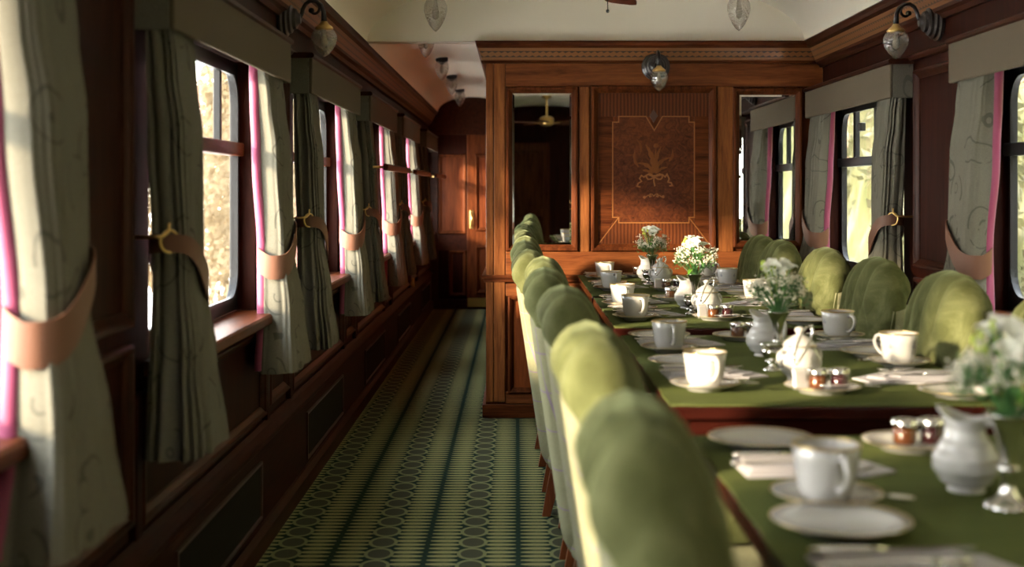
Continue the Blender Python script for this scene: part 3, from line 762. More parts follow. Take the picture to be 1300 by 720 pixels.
# ------------------------------------------------------------------ lamps
AC=[(.0,-.078),(.012,-.068),(.026,-.050),(.040,-.020),(.047,.008),(.046,.030),(.038,.050),(.026,.062),(.022,.066)]
def acorn(par,c,k=1.0,kz=1.0):
    q=k*kz
    MB().lathe([(r*k,z*q) for r,z in AC],c,28).build('glass_shade',M['cut_glass'],par,smooth=True)
    MB().lathe([(.0,-.030*q),(.012*k,-.02*q),(.014*k,0),(.008*k,.03*q),(.006*k,.06*q)],c,12).build('bulb',M['bulb'],par,smooth=True)
    MB().lathe([(.026*k,.055*q),(.032*k,.058*q),(.034*k,.066*q),(.028*k,.074*q),(.018*k,.084*q),(.010*k,.10*q),(.0,.10*q)],c,20).build('gallery',M['brass'],par,smooth=True)
def wall_lamp(loc,rz,label):
    """local +x points out of the wall; loc is on the wall"""
    t=empty('wall_lamp',loc,rz,label,'lamp','wall lamps')
    Mx=Matrix.Rotation(pi/2,3,'Y')
    MB().lathe([(0,.0),(.075,.0),(.075,.012),(.066,.018),(.066,.028),(.056,.034),(.054,.044),(.042,.050),(.038,.062),(.024,.068),(.018,.078),(.0,.08)],(0,0,0),32,Mx).build('backplate',M['ebony'],t,smooth=2)
    pts=[(.07,0,.0),(.080,0,.015),(.085,0,.036),(.095,0,.056),(.113,0,.068),(.136,0,.067),(.155,0,.052),(.164,0,.028),(.166,0,-.012)]
    MB().tube(pts,[.008,.008,.008,.008,.008,.008,.008,.009,.012],8).build('arm',M['black'],t,smooth=True)
    sp=[(.126+(.030-.021*k/16)*cos(1.9-4.6*k/16)*1.0,0,.036+(.032-.022*k/16)*sin(1.9-4.6*k/16)) for k in range(17)]
    MB().tube(sp,.0055,8).build('scroll',M['black'],t,smooth=True)
    MB().lathe([(0,-.012),(.010,-.007),(.012,0),(.010,.007),(0,.012)],(sp[-1][0],0,sp[-1][2]),12).build('scroll_tip',M['black'],t,smooth=True)
    acorn(t,(.166,0,-.085),1.04,.74)
    return t
wall_lamp((XL+.005,4.92,1.862),0,'black scroll wall lamp with acorn glass shade on the frieze over the aisle windows')
wall_lamp((XR-.005,5.0,1.862),pi,'black scroll wall lamp with acorn glass shade on the frieze over the table-side windows')
wall_lamp((px(832),D0-.014,pz(85)),-pi/2,'dark scroll wall lamp with acorn glass shade above the marquetry panel')
def ceiling_lamp(x,y,ztop,zc,k,label,group):
    t=empty('ceiling_lamp',(x,y,ztop),0,label,'lamp',group)
    z=zc-ztop
    MB().lathe([(0,.03),(.042*k,.03),(.042*k,-.010),(.036*k,-.016),(.030*k,-.020),(.016*k,-.030),(.010*k,-.036),(.010*k,z+.10*k),(.02*k,z+.09*k),(.030*k,z+.074*k),(.030*k,z+.060*k),(0,z+.06*k)],(0,0,0),24).build('ceiling_rose',M['black'],t,smooth=2)
    MB().lathe([(r*k,zz*k) for r,zz in AC],(0,0,z),28).build('glass_shade',M['cut_glass'],t,smooth=True)
    MB().lathe([(.0,-.030*k),(.012*k,-.02*k),(.014*k,0),(.008*k,.03*k),(.006*k,.06*k)],(0,0,z),12).build('bulb',M['bulb'],t,smooth=True)
ceiling_lamp(-.412,6.6,vz(-.412)-.01,2.113,1.25,'acorn glass ceiling lamp hanging on the aisle side of the saloon','saloon ceiling lamps')
ceiling_lamp(1.128,6.6,vz(1.128)-.01,2.118,1.25,'acorn glass ceiling lamp hanging on the window side above the tables','saloon ceiling lamps')
for k,(y,lab) in enumerate(((7.6,'corridor ceiling lamp nearest the saloon, half hidden by the header'),(9.2,'second corridor ceiling lamp from the saloon'),(10.6,'third corridor ceiling lamp from the saloon'),(12.1,'farthest corridor ceiling lamp, nearest the end door'))):
    ceiling_lamp(-.53,y,cz(-.53)-.012,2.065,1.05,'acorn glass '+lab,'corridor ceiling lamps')
# ceiling fan
def fan(loc):
    t=empty('ceiling_fan',loc,0,'dark ceiling fan with pull chain over the middle of the saloon','ceiling fan')
    MB().lathe([(0,.35),(.06,.35),(.06,.31),(.02,.29),(.012,.28),(.012,.09),(.05,.08),(.085,.06),(.09,.02),(.08,-.02),(.05,-.04),(0,-.045)],(0,0,0),28).build('motor',M['brass'],t,smooth=2)
    for k in range(5):
        a=2*pi*k/5+pi/2-.16; R=Matrix.Rotation(a,3,'Z')
        pts=[(.14,-.045),(.20,-.058),(.40,-.068),(.47,-.062),(.495,-.04),(.50,0),(.495,.04),(.47,.062),(.40,.068),(.20,.058),(.14,.045)]
        MB().prism(pts,lambda u,v,h:tuple(R@Vector((u,v,h+v*.14))),0,.008).build('blade',M['panel_red'],t)
        MB().prism([(.07,-.012),(.17,-.025),(.17,.025),(.07,.012)],lambda u,v,h:tuple(R@Vector((u,v,h+v*.14))),-.006,0).build('blade_arm',M['brass'],t)
    ch=MB().tube([(-.012,.03,-.03),(-.012,.03,-.085)],.0016,6).build('pull_chain',M['black'],t)
    MB().lathe([(0,-.007),(.005,-.005),(.007,0),(.005,.005),(0,.007)],(-.012,.03,-.092),12).build('chain_knob',M['black'],ch,smooth=True)
    return t
f1=fan((.357,4.9,1.985))
f2=copy_tree(f1); place(f2,(.368,-2.1,2.03),.3,'ceiling fan farther back in the saloon, seen only reflected in the tall aisle-side mirror')

# ------------------------------------------------------------------ tables
TX0,TX1=.322,1.088; ZT0=.76
TB=[(1.08,2.42),(2.758,4.072),(4.31,5.47),(5.572,6.895)]
TN=['table nearest the viewer','second table','third table','farthest table']
for i,(y0,y1) in enumerate(TB):
    t=empty('dining_table',((TX0+TX1)/2,(y0+y1)/2,0),0,['mahogany dining table nearest the viewer under a green cloth','second mahogany dining table from the viewer, green topped','third mahogany dining table from the viewer, green topped','mahogany dining table standing against the mirrored partition'][i],'table','dining tables in a row')
    hx=(TX1-TX0)/2; hy=(y1-y0)/2
    MB().box(-hx,hx,-hy,hy,ZT0-.034,ZT0-.004).build('tabletop',M['table_wood'],t,bevel=.006,seg=3)
    b=MB(); b.box(-hx+.05,hx-.05,-hy+.02,-hy+.04,ZT0-.075,ZT0-.034); b.box(-hx+.05,hx-.05,hy-.04,hy-.02,ZT0-.075,ZT0-.034); b.box(-hx+.05,-hx+.07,-hy+.04,hy-.04,ZT0-.075,ZT0-.034); b.box(hx-.07,hx-.05,-hy+.04,hy-.04,ZT0-.075,ZT0-.034)
    b.build('apron',M['table_wood'],t)
    for sy in (-1,1):
        MB().box(-.05,.05,sy*(hy-.16)-.03,sy*(hy-.16)+.03,.04,ZT0-.034).build('leg',M['leg_wood'],t,bevel=.008)
        MB().box(-.075,.075,sy*(hy-.16)-.04,sy*(hy-.16)+.04,0,.04).build('foot',M['leg_wood'],t,bevel=.01)
    rcl=random.Random(i)
    def cf(u,v):
        uu=-hx+.004+(2*hx-.008)*u; vv=-hy+.004+(2*hy-.008)*v
        if u in (0,1): uu+=.002*sin(v*40+i)
        if v in (0,1): vv+=.002*sin(u*33+i)
        return (uu,vv,0)
    b=MB(); nu,nv=22,34
    g0=MB().grid(lambda u,v:tuple(Vector(cf(u,v))+Vector((0,0,.004))),nu,nv); g1=MB().grid(cf,nu,nv)
    b.add(g0.v,g0.f); b.add(g1.v,g1.f)
    n=nu*nv; edge=[k for k in range(nv)]+[r*nv+nv-1 for r in range(1,nu)]+[(nu-1)*nv+k for k in range(nv-2,-1,-1)]+[r*nv for r in range(nu-2,0,-1)]
    b.f += [(edge[k],edge[(k+1)%len(edge)],n+edge[(k+1)%len(edge)],n+edge[k]) for k in range(len(edge))]
    o=b.build('tablecloth',M['cloth']); o.location=((TX0+TX1)/2,(y0+y1)/2,ZT0-.004)
    tag(o,'moss green cloth covering the '+['table nearest the viewer','second table from the viewer','third table from the viewer','table against the partition'][i],'tablecloth','green tablecloths')

# ------------------------------------------------------------------ chairs (face +x, outer back at x=0)
def make_chair():
    t=empty('dining_chair')
    HWD=.27
    def xo(z): return .115*(1-(z-.2)/.78) if z>.2 else .115
    def top(s): return .988-.15*abs(s)**3.6-.012*abs(s)
    def hw(z): return (.238+.034*smooth01((z-.42)/.40))
    z0=.40
    def tuft(s,z):
        t_=smooth01((z-.60)/.2)
        fl=abs(sin(pi*2.5*(s+.0)))**.6
        a=2.5*s; b_=(z-.42)*6.2
        d=min(abs(sin(pi*(a+b_)/1.0*.5+.4)),abs(sin(pi*(a-b_)/1.0*.5+.4)))**.55
        return .023*(fl*t_*smooth01((z-.76)/.12)+d*(1-smooth01((z-.76)/.12)))
    def edge(s,tt): return (max(0,1-abs(s)**5))**.5*(max(0,1-tt**9))**.5
    def cell(u,v,fr):
        s=-1+2*u; s=math.copysign(abs(s)**.85,s) if abs(s)<1 else s
        tt=v**.9; z=z0+(top(s)-z0)*tt; y=s*hw(z)
        e=edge(s,tt); x=xo(z)+.055
        if fr: x += e*(.045+.022*(1-s*s))+e*tuft(s,z)*.8
        else:
            roll=.040*exp(-((z-(top(s)-.055))/.06)**2)
            x -= e*(.030+roll*1.0+.95*tuft(s,z)*smooth01((z-.83)/.06))
        z+= e*0
        if tt>.90: z+=.4*tuft(s,.9)*(tt-.9)/.1*e if e>0 else 0
        return (x,y,z)
    nu,nv=61,40; b=MB()
    A=MB().grid(lambda u,v:cell(u,v,True),nu,nv); B=MB().grid(lambda u,v:cell(u,v,False),nu,nv)
    b.add(A.v,A.f); b.add(B.v,B.f)
    bot=[(i*nv,(i+1)*nv,nu*nv+(i+1)*nv,nu*nv+i*nv) for i in range(nu-1)]; b.f+=bot
    b.build('backrest',M['velvet'],t,smooth=True)
    # tufting buttons
    for row,z in enumerate((.62,.75)):
        for k in ((-1,0,1) if row else (-.5,.5)):
            s=k*.4; v=((z-z0)/(top(s)-z0))**(1/.9); p=cell((math.copysign(abs(s)**(1/.85),s)+1)/2,v,True)
            MB().lathe([(0,-.008),(.008,-.005),(.010,0),(.006,.006),(0,.007)],(p[0],p[1],p[2]),10,Matrix.Rotation(pi/2,3,'Y')).build('button',M['velvet'],t,smooth=True)
    # tweed outer back
    def ob(u,v,h):
        s=-1+2*u; z=.165+(.845-.02*abs(s)**3-.165)*v; w_=.236+.034*smooth01((z-.42)/.40)
        if z<.26: w_-=.05*((.26-z)/.095)**2
        e=(max(0,1-abs(s)**6))**.5
        zz=z
        x=xo(z)+.042-(.050*e if h else -.02)
        if z<.24: x+=.05*((.24-z)/.075)**2*.6
        return (x,s*w_,zz)
    b=MB(); A=MB().grid(lambda u,v:ob(u,v,1),29,26); B=MB().grid(lambda u,v:ob(u,v,0),29,26)
    b.add(A.v,A.f); b.add(B.v,B.f); n=29*26
    ed=[k for k in range(26)]+[r*26+25 for r in range(1,29)]+[28*26+k for k in range(24,-1,-1)]+[r*26 for r in range(27,0,-1)]
    b.f += [(ed[k],ed[(k+1)%len(ed)],n+ed[(k+1)%len(ed)],n+ed[k]) for k in range(len(ed))]
    b.build('outer_back',M['tweed'],t,smooth=True)
    # piping between velvet and tweed on both edges
    for sg in (-1,1):
        MB().tube([(xo(z)+.040,sg*(hw(z)-.004),z) for z in [.42+.36*k/14 for k in range(15)]],.006,6).build('piping',M['tweed'],t,smooth=True)
    MB().box(.13,.505,-.235,.235,.165,.415).build('seat_base',M['tweed'],t,bevel=.035,seg=4,smooth=True)
    def sc(u,v):
        a=2*pi*u; r=v; e=.35
        cx=math.copysign(abs(cos(a))**e,cos(a)); cy=math.copysign(abs(sin(a))**e,sin(a))
        return (.325+.182*cx*min(1,r*1.15),.236*cy*min(1,r*1.15),.485-.06*smooth01((r-.6)/.4)+ .012*(1-r*r))
    MB().grid(sc,48,12,cu=True).build('seat',M['velvet'],t,smooth=True)
    for x,xb,y in ((.17,.125,-.195),(.17,.125,.195),(.46,.47,-.20),(.46,.47,.20)):
        MB().hexa([(xb-.016,y-.016,0),(xb+.016,y-.016,0),(xb+.016,y+.016,0),(xb-.016,y+.016,0)],[(x-.024,y-.024,.20),(x+.024,y-.024,.20),(x+.024,y+.024,.20),(x-.024,y+.024,.20)]).build('leg',M['leg_wood'],t,bevel=.003)
    return t
chair=Kind(make_chair(),'chair','green velvet dining chairs')
LC=[(1.45,.075),(2.25,.070),(3.13,.058),(3.86,.028),(4.48,.035),(5.04,-.012),(5.90,-.02),(6.47,-.012)]
LN=['nearest the viewer','second from the viewer','third from the viewer','fourth from the viewer','fifth from the viewer','sixth from the viewer','seventh from the viewer','beside the partition, last in the row']
for (y,x),n_ in zip(LC,LN): chair((x,y,0),rc.uniform(-.03,.03),'tweed-backed green velvet chair on the aisle side, '+n_)
RC=[(2.92,1.29),(3.67,1.285),(4.43,1.29),(5.17,1.29),(5.98,1.275),(6.58,1.295)]
RN=['partly cut by the frame edge','second from the viewer','third from the viewer','fourth from the viewer','fifth from the viewer','beside the partition, last in the row']
for (y,x),n_ in zip(RC,RN): chair((x,y,0),pi+rc.uniform(-.05,.05),'tufted green velvet chair on the window side, '+n_)

# ------------------------------------------------------------------ tableware
def make_cup():
    t=empty('teacup')
    pr=[(0,.006),(.024,.006),(.025,.0),(.029,.0),(.030,.004),(.036,.010),(.041,.020),(.0435,.035),(.0465,.060),(.0495,.082),(.0485,.0825),(.0455,.060),(.0425,.036),(.039,.020),(.03,.012),(0,.011)]
    b=MB().lathe(pr,(0,0,0),40); b.build('cup_body',M['china'],t,smooth=True)
    MB().lathe([(.0488,.0795),(.0497,.0795),(.0499,.0828),(.0480,.0832),(.0478,.0815),(.0488,.0795)],(0,0,0),40).build('gilt_rim',M['gold'],t,smooth=True)
    MB().tube([(.045,0,.068),(.058,0,.073),(.070,0,.068),(.075,0,.054),(.071,0,.040),(.060,0,.029),(.052,0,.024),(.042,0,.024)],[.005,.005,.0048,.0045,.0045,.0045,.005,.005],10,flat=1.25,up=(0,1,0)).build('handle',M['china'],t,smooth=True)
    # small crest printed opposite and beside the handle
    for a0 in (pi*.55,-pi*.55,pi):
        b=MB()
        for (da,dz,w_,h_) in ((0,.055,.07,.006),(-.09,.050,.06,.004),(.09,.050,.06,.004),(0,.047,.12,.003)):
            q=[]
            for sa,sz in ((-1,0),(0,-1),(1,0),(0,1)):
                a=a0+da+sa*w_; z=dz+sz*h_; r=.0435+(z-.035)*.128+.0006; q.append((r*cos(a),r*sin(a),z))
            b.add(q,[(0,1,2,3)])
        b.build('crest',M['crest'],t)
    return t
def make_saucer():
    t=empty('saucer')
    MB().lathe([(0,.003),(.030,.003),(.031,0),(.040,0),(.042,.004),(.060,.010),(.080,.018),(.0805,.0195),(.060,.0135),(.040,.0075),(.033,.0075),(.032,.0055),(0,.0055)],(0,0,0),44).build('dish',M['china'],t,smooth=True)
    MB().lathe([(.0785,.0192),(.0806,.0198),(.0806,.0186),(.0785,.0180),(.0785,.0192)],(0,0,0),44).build('gilt_rim',M['gold'],t,smooth=True)
    return t
def make_plate(r=.094):
    t=empty('side_plate')
    k=r/.094
    MB().lathe([(0,.002),(.050*k,.002),(.052*k,0),(.058*k,0),(.061*k,.004),(.076*k,.010),(.093*k,.0155),(.094*k,.017),(.078*k,.0135),(.064*k,.0085),(.058*k,.0055),(0,.0048)],(0,0,0),48).build('dish',M['china'],t,smooth=True)
    MB().lathe([(.0915*k,.0164),(.0941*k,.0174),(.0942*k,.0160),(.0915*k,.0152),(.0915*k,.0164)],(0,0,0),48).build('gilt_rim',M['gold'],t,smooth=True)
    return t
def make_napkin():
    # folded linen: long axis x, three layers with one pointed end
    t=empty('napkin')
    def lay(b,pts,z0,z1):
        b.prism(pts,lambda u,v,h:(u,v,h+.0015*sin(u*40)+.001*sin(v*60)),z0,z1)
    b=MB(); lay(b,[(-.125,-.062),(.07,-.062),(.128,-.02),(.10,.062),(-.125,.062)],.0,.0055); b.build('lower_fold',M['linen'],t,bevel=.002)
    b=MB(); lay(b,[(-.120,-.056),(.055,-.058),(.095,-.005),(.060,.058),(-.120,.056)],.0062,.0105); b.build('middle_fold',M['linen'],t,bevel=.0018)
    b=MB(); lay(b,[(-.117,-.050),(.02,-.052),(.062,.0),(.03,.05),(-.117,.05)],.0112,.015); b.build('upper_fold',M['linen'],t,bevel=.0018)
    return t
def make_knife():
    t=empty('table_knife')
    MB().prism([(0,-.006),(.10,-.008),(.118,-.004),(.120,.002),(.0,.005)],lambda u,v,h:(u,v,h+.003),0,.0016).build('blade',M['silver'],t)
    MB().tube([(.005,0,.005),(-.02,0,.005),(-.075,0,.005),(-.09,0,.005)],[.004,.0048,.006,.0045],10,flat=.7).build('handle',M['silver'],t,smooth=True)
    return t
def make_spoon():
    t=empty('teaspoon')
    def sp(u,v):
        a=2*pi*u; return (.052+.020*cos(a)*v,.0115*sin(a)*v,.004+.006*v*v)
    b=MB(); A=MB().grid(lambda u,v:sp(u,v),22,7,cu=True); B=MB().grid(lambda u,v:tuple(Vector(sp(u,v))-Vector((0,0,.0012))),22,7,cu=True)
    b.add(A.v,A.f); b.add(B.v,B.f); b.build('bowl',M['silver'],t,smooth=True)
    MB().tube([(.036,0,.007),(.02,0,.010),(-.02,0,.006),(-.055,0,.004),(-.064,0,.004)],[.0022,.002,.0024,.0040,.0030],8,flat=.55).build('handle',M['silver'],t,smooth=True)
    return t
def make_fork():
    t=empty('table_fork')
    b=MB()
    for k in range(4):
        y=-.0075+.005*k; b.tube([(.055,y*.8,.005),(.075,y,.004),(.098,y,.0065)],[.0016,.0015,.0008],6)
    b.build('tines',M['silver'],t,smooth=True)
    MB().tube([(.060,0,.005),(.045,0,.006),(.02,0,.008),(-.04,0,.005),(-.085,0,.004),(-.095,0,.004)],[.008,.008,.0028,.003,.006,.004],10,flat=.4).build('handle',M['silver'],t,smooth=True)
    return t
cup=Kind(make_cup(),'cup','teacups on the tables'); saucer=Kind(make_saucer(),'saucer','saucers under the teacups'); plate=Kind(make_plate(),'plate','side plates')
napkin=Kind(make_napkin(),'napkin','folded napkins'); knife=Kind(make_knife(),'knife','table knives'); spoon=Kind(make_spoon(),'spoon','teaspoons on the saucers'); fork=Kind(make_fork(),'fork','table forks')
W={0:'the nearest table',1:'the second table',2:'the third table',3:'the table by the partition'}
# (table, side, which, cup(x,y), napkin y, plate y)
SET=[(0,'L','farther',(.450,1.89),2.115,2.32),(0,'L','nearer',None,1.55,1.745),
     (1,'L','nearer',(.429,2.965),3.18,3.375),(1,'L','farther',(.428,3.65),3.83,3.975),
     (2,'L','nearer',(.415,4.545),4.715,4.885),(2,'L','farther',(.412,5.07),5.235,5.375),
     (3,'L','nearer',(.425,5.86),6.04,6.22),(3,'L','farther',(.445,6.58),6.76,None),
     (1,'R','nearer',(.985,3.35),3.11,2.87),(1,'R','farther',(.975,3.95),3.75,3.56),
     (2,'R','nearer',(1.0,4.97),4.66,4.43),(2,'R','farther',(.972,5.31),5.145,None),
     (3,'R','nearer',(.985,6.08),5.88,5.69),(3,'R','farther',(.98,6.66),6.47,6.28)]
for ti,sd,wh,cp_,ny,py in SET:
    where='%s %s place at %s'%(wh,'aisle-side' if sd=='L' else 'window-side',W[ti]); z=ZT0
    sx=.425 if sd=='L' else .98
    if cp_:
        x,y=cp_
        saucer((x,y,z),rc.random()*3,'white saucer under the cup, '+where)
        cam_=math.atan2(-y,-x); hang=cam_+.30 if sd=='L' else (cam_+.85 if wh=='farther' else 2.2)
        cup((x,y,z+.0056),hang+rc.uniform(-.15,.15),'white cup with gilt rim, '+where)
        a=(0.75 if sd=='L' else 2.6)+rc.uniform(-.3,.3)
        spoon((x+.055*cos(a-1.4 if sd=='L' else a+1.2),y+.055*sin(a-1.4 if sd=='L' else a+1.2),z+.0135),-.5 if sd=='L' else 3.5,'silver teaspoon on the saucer, '+where)
    off=.06 if sd=='L' else -.045
    rz=(0 if sd=='L' else pi)+rc.uniform(-.06,.06)
    napkin((sx+off,ny,z),rz,'folded white linen napkin, '+where)
    d=1 if sd=='L' else -1
    knife((sx+off*.3,ny+d*.03,z+.0158),rz+.02,'silver table knife lying on the napkin, '+where)
    fork((sx+off*.2,ny-d*.03,z+.0158),rz+rc.uniform(-.08,.08),'silver fork lying on the napkin, '+where)
    if py: plate((sx+(.01 if sd=='L' else -.0),py,z),0,'white side plate, '+where)

# jam dish: plate + two pots + spoon
def make_pot(jam,key):
    t=empty('jam_pot')
    MB().lathe([(0,.002),(.020,.002),(.0205,0),(.022,.002),(.0225,.010),(.0225,.034),(.021,.038),(.0195,.038),(.0200,.034),(.0200,.006),(0,.005)],(0,0,0),28).build('glass_pot',M['pot_glass'],t,smooth=True)
    MB().lathe([(0,.006),(.0192,.006),(.0194,.010),(.0194,.031),(.017,.033),(0,.034)],(0,0,0),24).build('preserve',M[jam],t,smooth=True)
    MB().lathe([(.0205,.036),(.0232,.036),(.0235,.045),(.022,.047),(.021,.0475),(.0205,.036)],(0,0,0),28).build('lid_rim',M['silver'],t,smooth=2)
    MB().lathe([(0,.044),(.0212,.044),(.0214,.0465),(.010,.048),(0,.0482)],(0,0,0),24).build('lid',M['silver'],t,smooth=True)
    return t
def make_milk():
    t=empty('cream_jug')
    def f(u,v):
        a=2*pi*u
        pr=[(0,.024),(.10,.040),(.28,.050),(.42,.050),(.58,.041),(.72,.030),(.82,.027),(.92,.030),(1,.034)]
        r=lerp(pr,v); z=.006+.108*v
        k=smooth01((v-.6)/.4)
        dx=cos(a); r2=r*(1+.35*k*max(0,dx)**6)
        zz=z+ (.012*max(0,dx)**4-.006*(1-abs(dx)))*k
        return (r2*cos(a),r2*sin(a),zz)
    b=MB(); A=MB().grid(f,44,34,cu=True); b.add(A.v,A.f)
    Bq=MB().grid(lambda u,v:(lambda p:(p[0]*.91,p[1]*.91,p[2]))(f(u,.35+.65*v)),44,18,cu=True); b.add(Bq.v,Bq.f)
    n=44*34
    b.f += [(i*34+33,((i+1)%44)*34+33,n+((i+1)%44)*18+17,n+i*18+17) for i in range(44)]
    b.f.append(tuple(n+i*18 for i in range(44)))
    b.lathe([(0,0),(.028,0),(.029,.003),(.024,.008),(0,.008)],(0,0,0),36)
    b.build('jug_body',M['china'],t,smooth=True)
    MB().tube([(-.030,0,.104),(-.046,0,.112),(-.060,0,.104),(-.066,0,.085),(-.064,0,.062),(-.054,0,.046),(-.044,0,.042)],[.0055,.0052,.005,.0048,.0046,.0048,.005],10,flat=1.3,up=(0,1,0)).build('handle',M['china'],t,smooth=True)
    return t
def make_sugar():
    t=empty('sugar_bowl')
    MB().lathe([(0,.0),(.030,.0),(.031,.004),(.028,.008),(.038,.016),(.050,.030),(.0535,.044),(.051,.058),(.043,.072),(.038,.080),(.0385,.083),(.0345,.083),(0,.080)],(0,0,0),40).build('bowl',M['china'],t,smooth=True)
    MB().lathe([(.0405,.082),(.0405,.0855),(.038,.090),(.030,.098),(.018,.106),(.010,.109),(.007,.112),(.011,.117),(.012,.122),(.009,.127),(0,.129)],(0,0,0),32).build('lid',M['china'],t,smooth=True)
    MB().lathe([(.0400,.0835),(.0412,.0835),(.0412,.0858),(.0400,.0860),(.0400,.0835)],(0,0,0),32).build('gilt_line',M['gold'],t,smooth=True)
    for sg in (1,-1):
        MB().tube([(sg*.044,0,.070),(sg*.056,0,.074),(sg*.064,0,.066),(sg*.066,0,.054),(sg*.062,0,.044),(sg*.052,0,.038)],[.0045,.0045,.0042,.004,.004,.0045],8,flat=1.3,up=(0,1,0)).build('handle',M['china'],t,smooth=True)
    return t
def make_tongs():
    t=empty('sugar_tongs')
    for sg in (-1,1):
        MB().tube([(0,0,.0),(sg*.009,0,-.006),(sg*.013,0,-.03),(sg*.012,0,-.065),(sg*.008,0,-.092),(sg*.004,0,-.104)],[.0042,.0046,.0042,.0036,.0042,.0058],8,flat=.55,up=(1,0,0)).build('arm',M['silver'],t,smooth=True)
    MB().lathe([(0,-.005),(.005,-.003),(.006,.001),(.004,.005),(0,.006)],(0,0,0),12).build('bow',M['silver'],t,smooth=True)
    return t
def make_strainer():
    t=empty('tea_strainer')
    MB().lathe([(0,0),(.024,0),(.025,.003),(.018,.007),(.008,.012),(.006,.020),(.009,.024),(.014,.028),(.023,.036),(.027,.048),(.028,.054),(.026,.054),(.022,.040),(0,.032)],(0,0,0),30).build('stand',M['silver'],t,smooth=True)
    MB().lathe([(.0,.048),(.014,.050),(.025,.060),(.034,.0665),(.035,.069),(.033,.069),(.024,.063),(.013,.054),(0,.052)],(0,0,0),30).build('strainer_bowl',M['silver'],t,smooth=True)
    MB().tube([(.033,0,.068),(.055,0,.071),(.072,0,.074),(.078,0,.073)],[.003,.0032,.005,.004],8,flat=.5).build('handle',M['silver'],t,smooth=True)
    return t
def make_vase():
    t=empty('bud_vase')
    MB().lathe([(0,0),(.034,0),(.035,.004),(.030,.008),(.020,.013),(.012,.022),(.0095,.034),(.011,.046),(.0125,.055),(.0115,.065),(.013,.085),(.017,.105),(.024,.122),(.033,.134),(.034,.1355),(.031,.134),(.021,.118),(.014,.10),(0,.09)],(0,0,0),32).build('trumpet',M['silver'],t,smooth=True)
    MB().lathe([(.012,.052),(.0155,.055),(.0155,.059),(.012,.062),(.012,.052)],(0,0,0),24).build('collar',M['silver'],t,smooth=True)
    return t
def make_bouquet(seed,dark=False):
    R=random.Random(seed); t=empty('flower_bouquet')
    # stems
    heads=[]; b=MB()
    def stem(tip,r=.0016,root=None):
        a=R.uniform(0,6.28); q=root or Vector((.006*cos(a),.006*sin(a),-.035)); m_=(q+tip)/2*Vector((.5,.5,1)) if False else Vector((tip.x*.35,tip.y*.35,(q.z+tip.z)/2))
        b.tube([q,m_,tip],r,6)
    bl=[]
    for k in range(8):
        a=k*2.4+R.uniform(-.3,.3); rr_=.010+.027*sqrt(k/8); bl.append(Vector((rr_*cos(a),rr_*sin(a),.115+R.uniform(-.012,.018)-.25*rr_)))
    for p in bl: stem(p,.0022)
    sprays=[]
    for k in range(26):
        a=k*2.399; q=R.uniform(.35,1); el=R.uniform(.15,.95)
        rr_=.040+.040*q*(1-.4*el); sprays.append(Vector((rr_*cos(a),rr_*sin(a),.030+.070*el)))
    for p in sprays: stem(p,.0012)
    b.build('stems',M['leaf_dark'],t)
    for p in bl:
        d=Vector((p.x*6,p.y*6,1+R.uniform(-.2,.2)))
        if R.random()<.6: d+=Vector((0,-.9,0))
        d.normalize(); e1=d.orthogonal().normalized(); e2=d.cross(e1); f=MB(); n_=6
        for j in range(n_):
            a=2*pi*j/n_+R.uniform(-.15,.15); rad=e1*cos(a)+e2*sin(a); tan=d.cross(rad)
            Lg=.027+R.uniform(-.003,.003); op=.75+R.uniform(-.15,.2)
            def pt(u,v):
                tt=u; wv=(.0095*sin(pi*min(1,.12+.88*tt))**.8)*(2*v-1)
                c=p+rad*(Lg*tt*op+.001)+d*(Lg*(tt*.85-.55*tt*tt*tt))
                return c+tan*wv+d*(.003*abs(2*v-1))
            A=MB().grid(lambda u,v:tuple(pt(u,v)),7,5); f.add(A.v,A.f)
        for j in range(5):
            a=j*1.26; f.tube([p,p+d*.016+(e1*cos(a)+e2*sin(a))*.004],.0006,5)
        f.build('blossom',M['petal'],t,smooth=True)
    fl=MB()
    for p in sprays:
        for j in range(22):
            q=p+Vector((R.gauss(0,.0085),R.gauss(0,.0085),R.gauss(.002,.006))); r_=R.uniform(.0019,.0036)
            fl.lathe([(0,-r_),(r_*.9,-.2*r_),(r_*.7,r_*.6),(0,r_)],tuple(q),5)
    o=fl.build('filler_flowers',M['floret'],t,weld=False); o['kind']='stuff'
    gr=MB()
    for p in sprays:
        for j in range(16):
            q=p+Vector((R.gauss(0,.008),R.gauss(0,.008),R.gauss(-.014,.009))); dd=Vector((R.gauss(0,1),R.gauss(0,1),R.gauss(.6,.5))).normalized()*R.uniform(.007,.014); sd_=dd.orthogonal().normalized()*.0026
            gr.add([q-sd_,q+sd_,q+dd+sd_*.3,q+dd-sd_*.3],[(0,1,2,3)])
    o=gr.build('filler_leaves',M['leaf_dark'],t,weld=False); o['kind']='stuff'
    for k in range(16 if dark else 11):
        a=k*2.2+R.uniform(-.4,.4); z=R.uniform(.02,.105); r0=.015+.012*R.random(); Lg=R.uniform(.035,.055); up_=R.uniform(-.1,.9); wd=R.uniform(.006,.010)
        f=MB()
        def lp(u,v):
            rr_=r0+Lg*u*(1-.25*up_); zz=z+Lg*(up_*u-.5*u*u); w_=wd*sin(pi*min(1,.08+.92*u))*(2*v-1)
            return (rr_*cos(a)-w_*sin(a),rr_*sin(a)+w_*cos(a),zz+.25*abs(w_))
        A=MB().grid(lp,9,5); f.add(A.v,A.f); f.build('leaf',M['leaf'],t,smooth=True)
    for k in range(5):
        a=R.uniform(2,4.5); q=Vector((.048*cos(a),.048*sin(a),.115+R.uniform(-.02,.02)))
        MB().lathe([(0,-.008),(.0035,-.005),(.0045,0),(.0030,.005),(0,.009)],tuple(q),8).tube([(q.x*.3,q.y*.3,.03),(q.x*.8,q.y*.8,q.z-.02),tuple(q)],.001,5).build('bud',M['bud'],t,smooth=True)
    return t
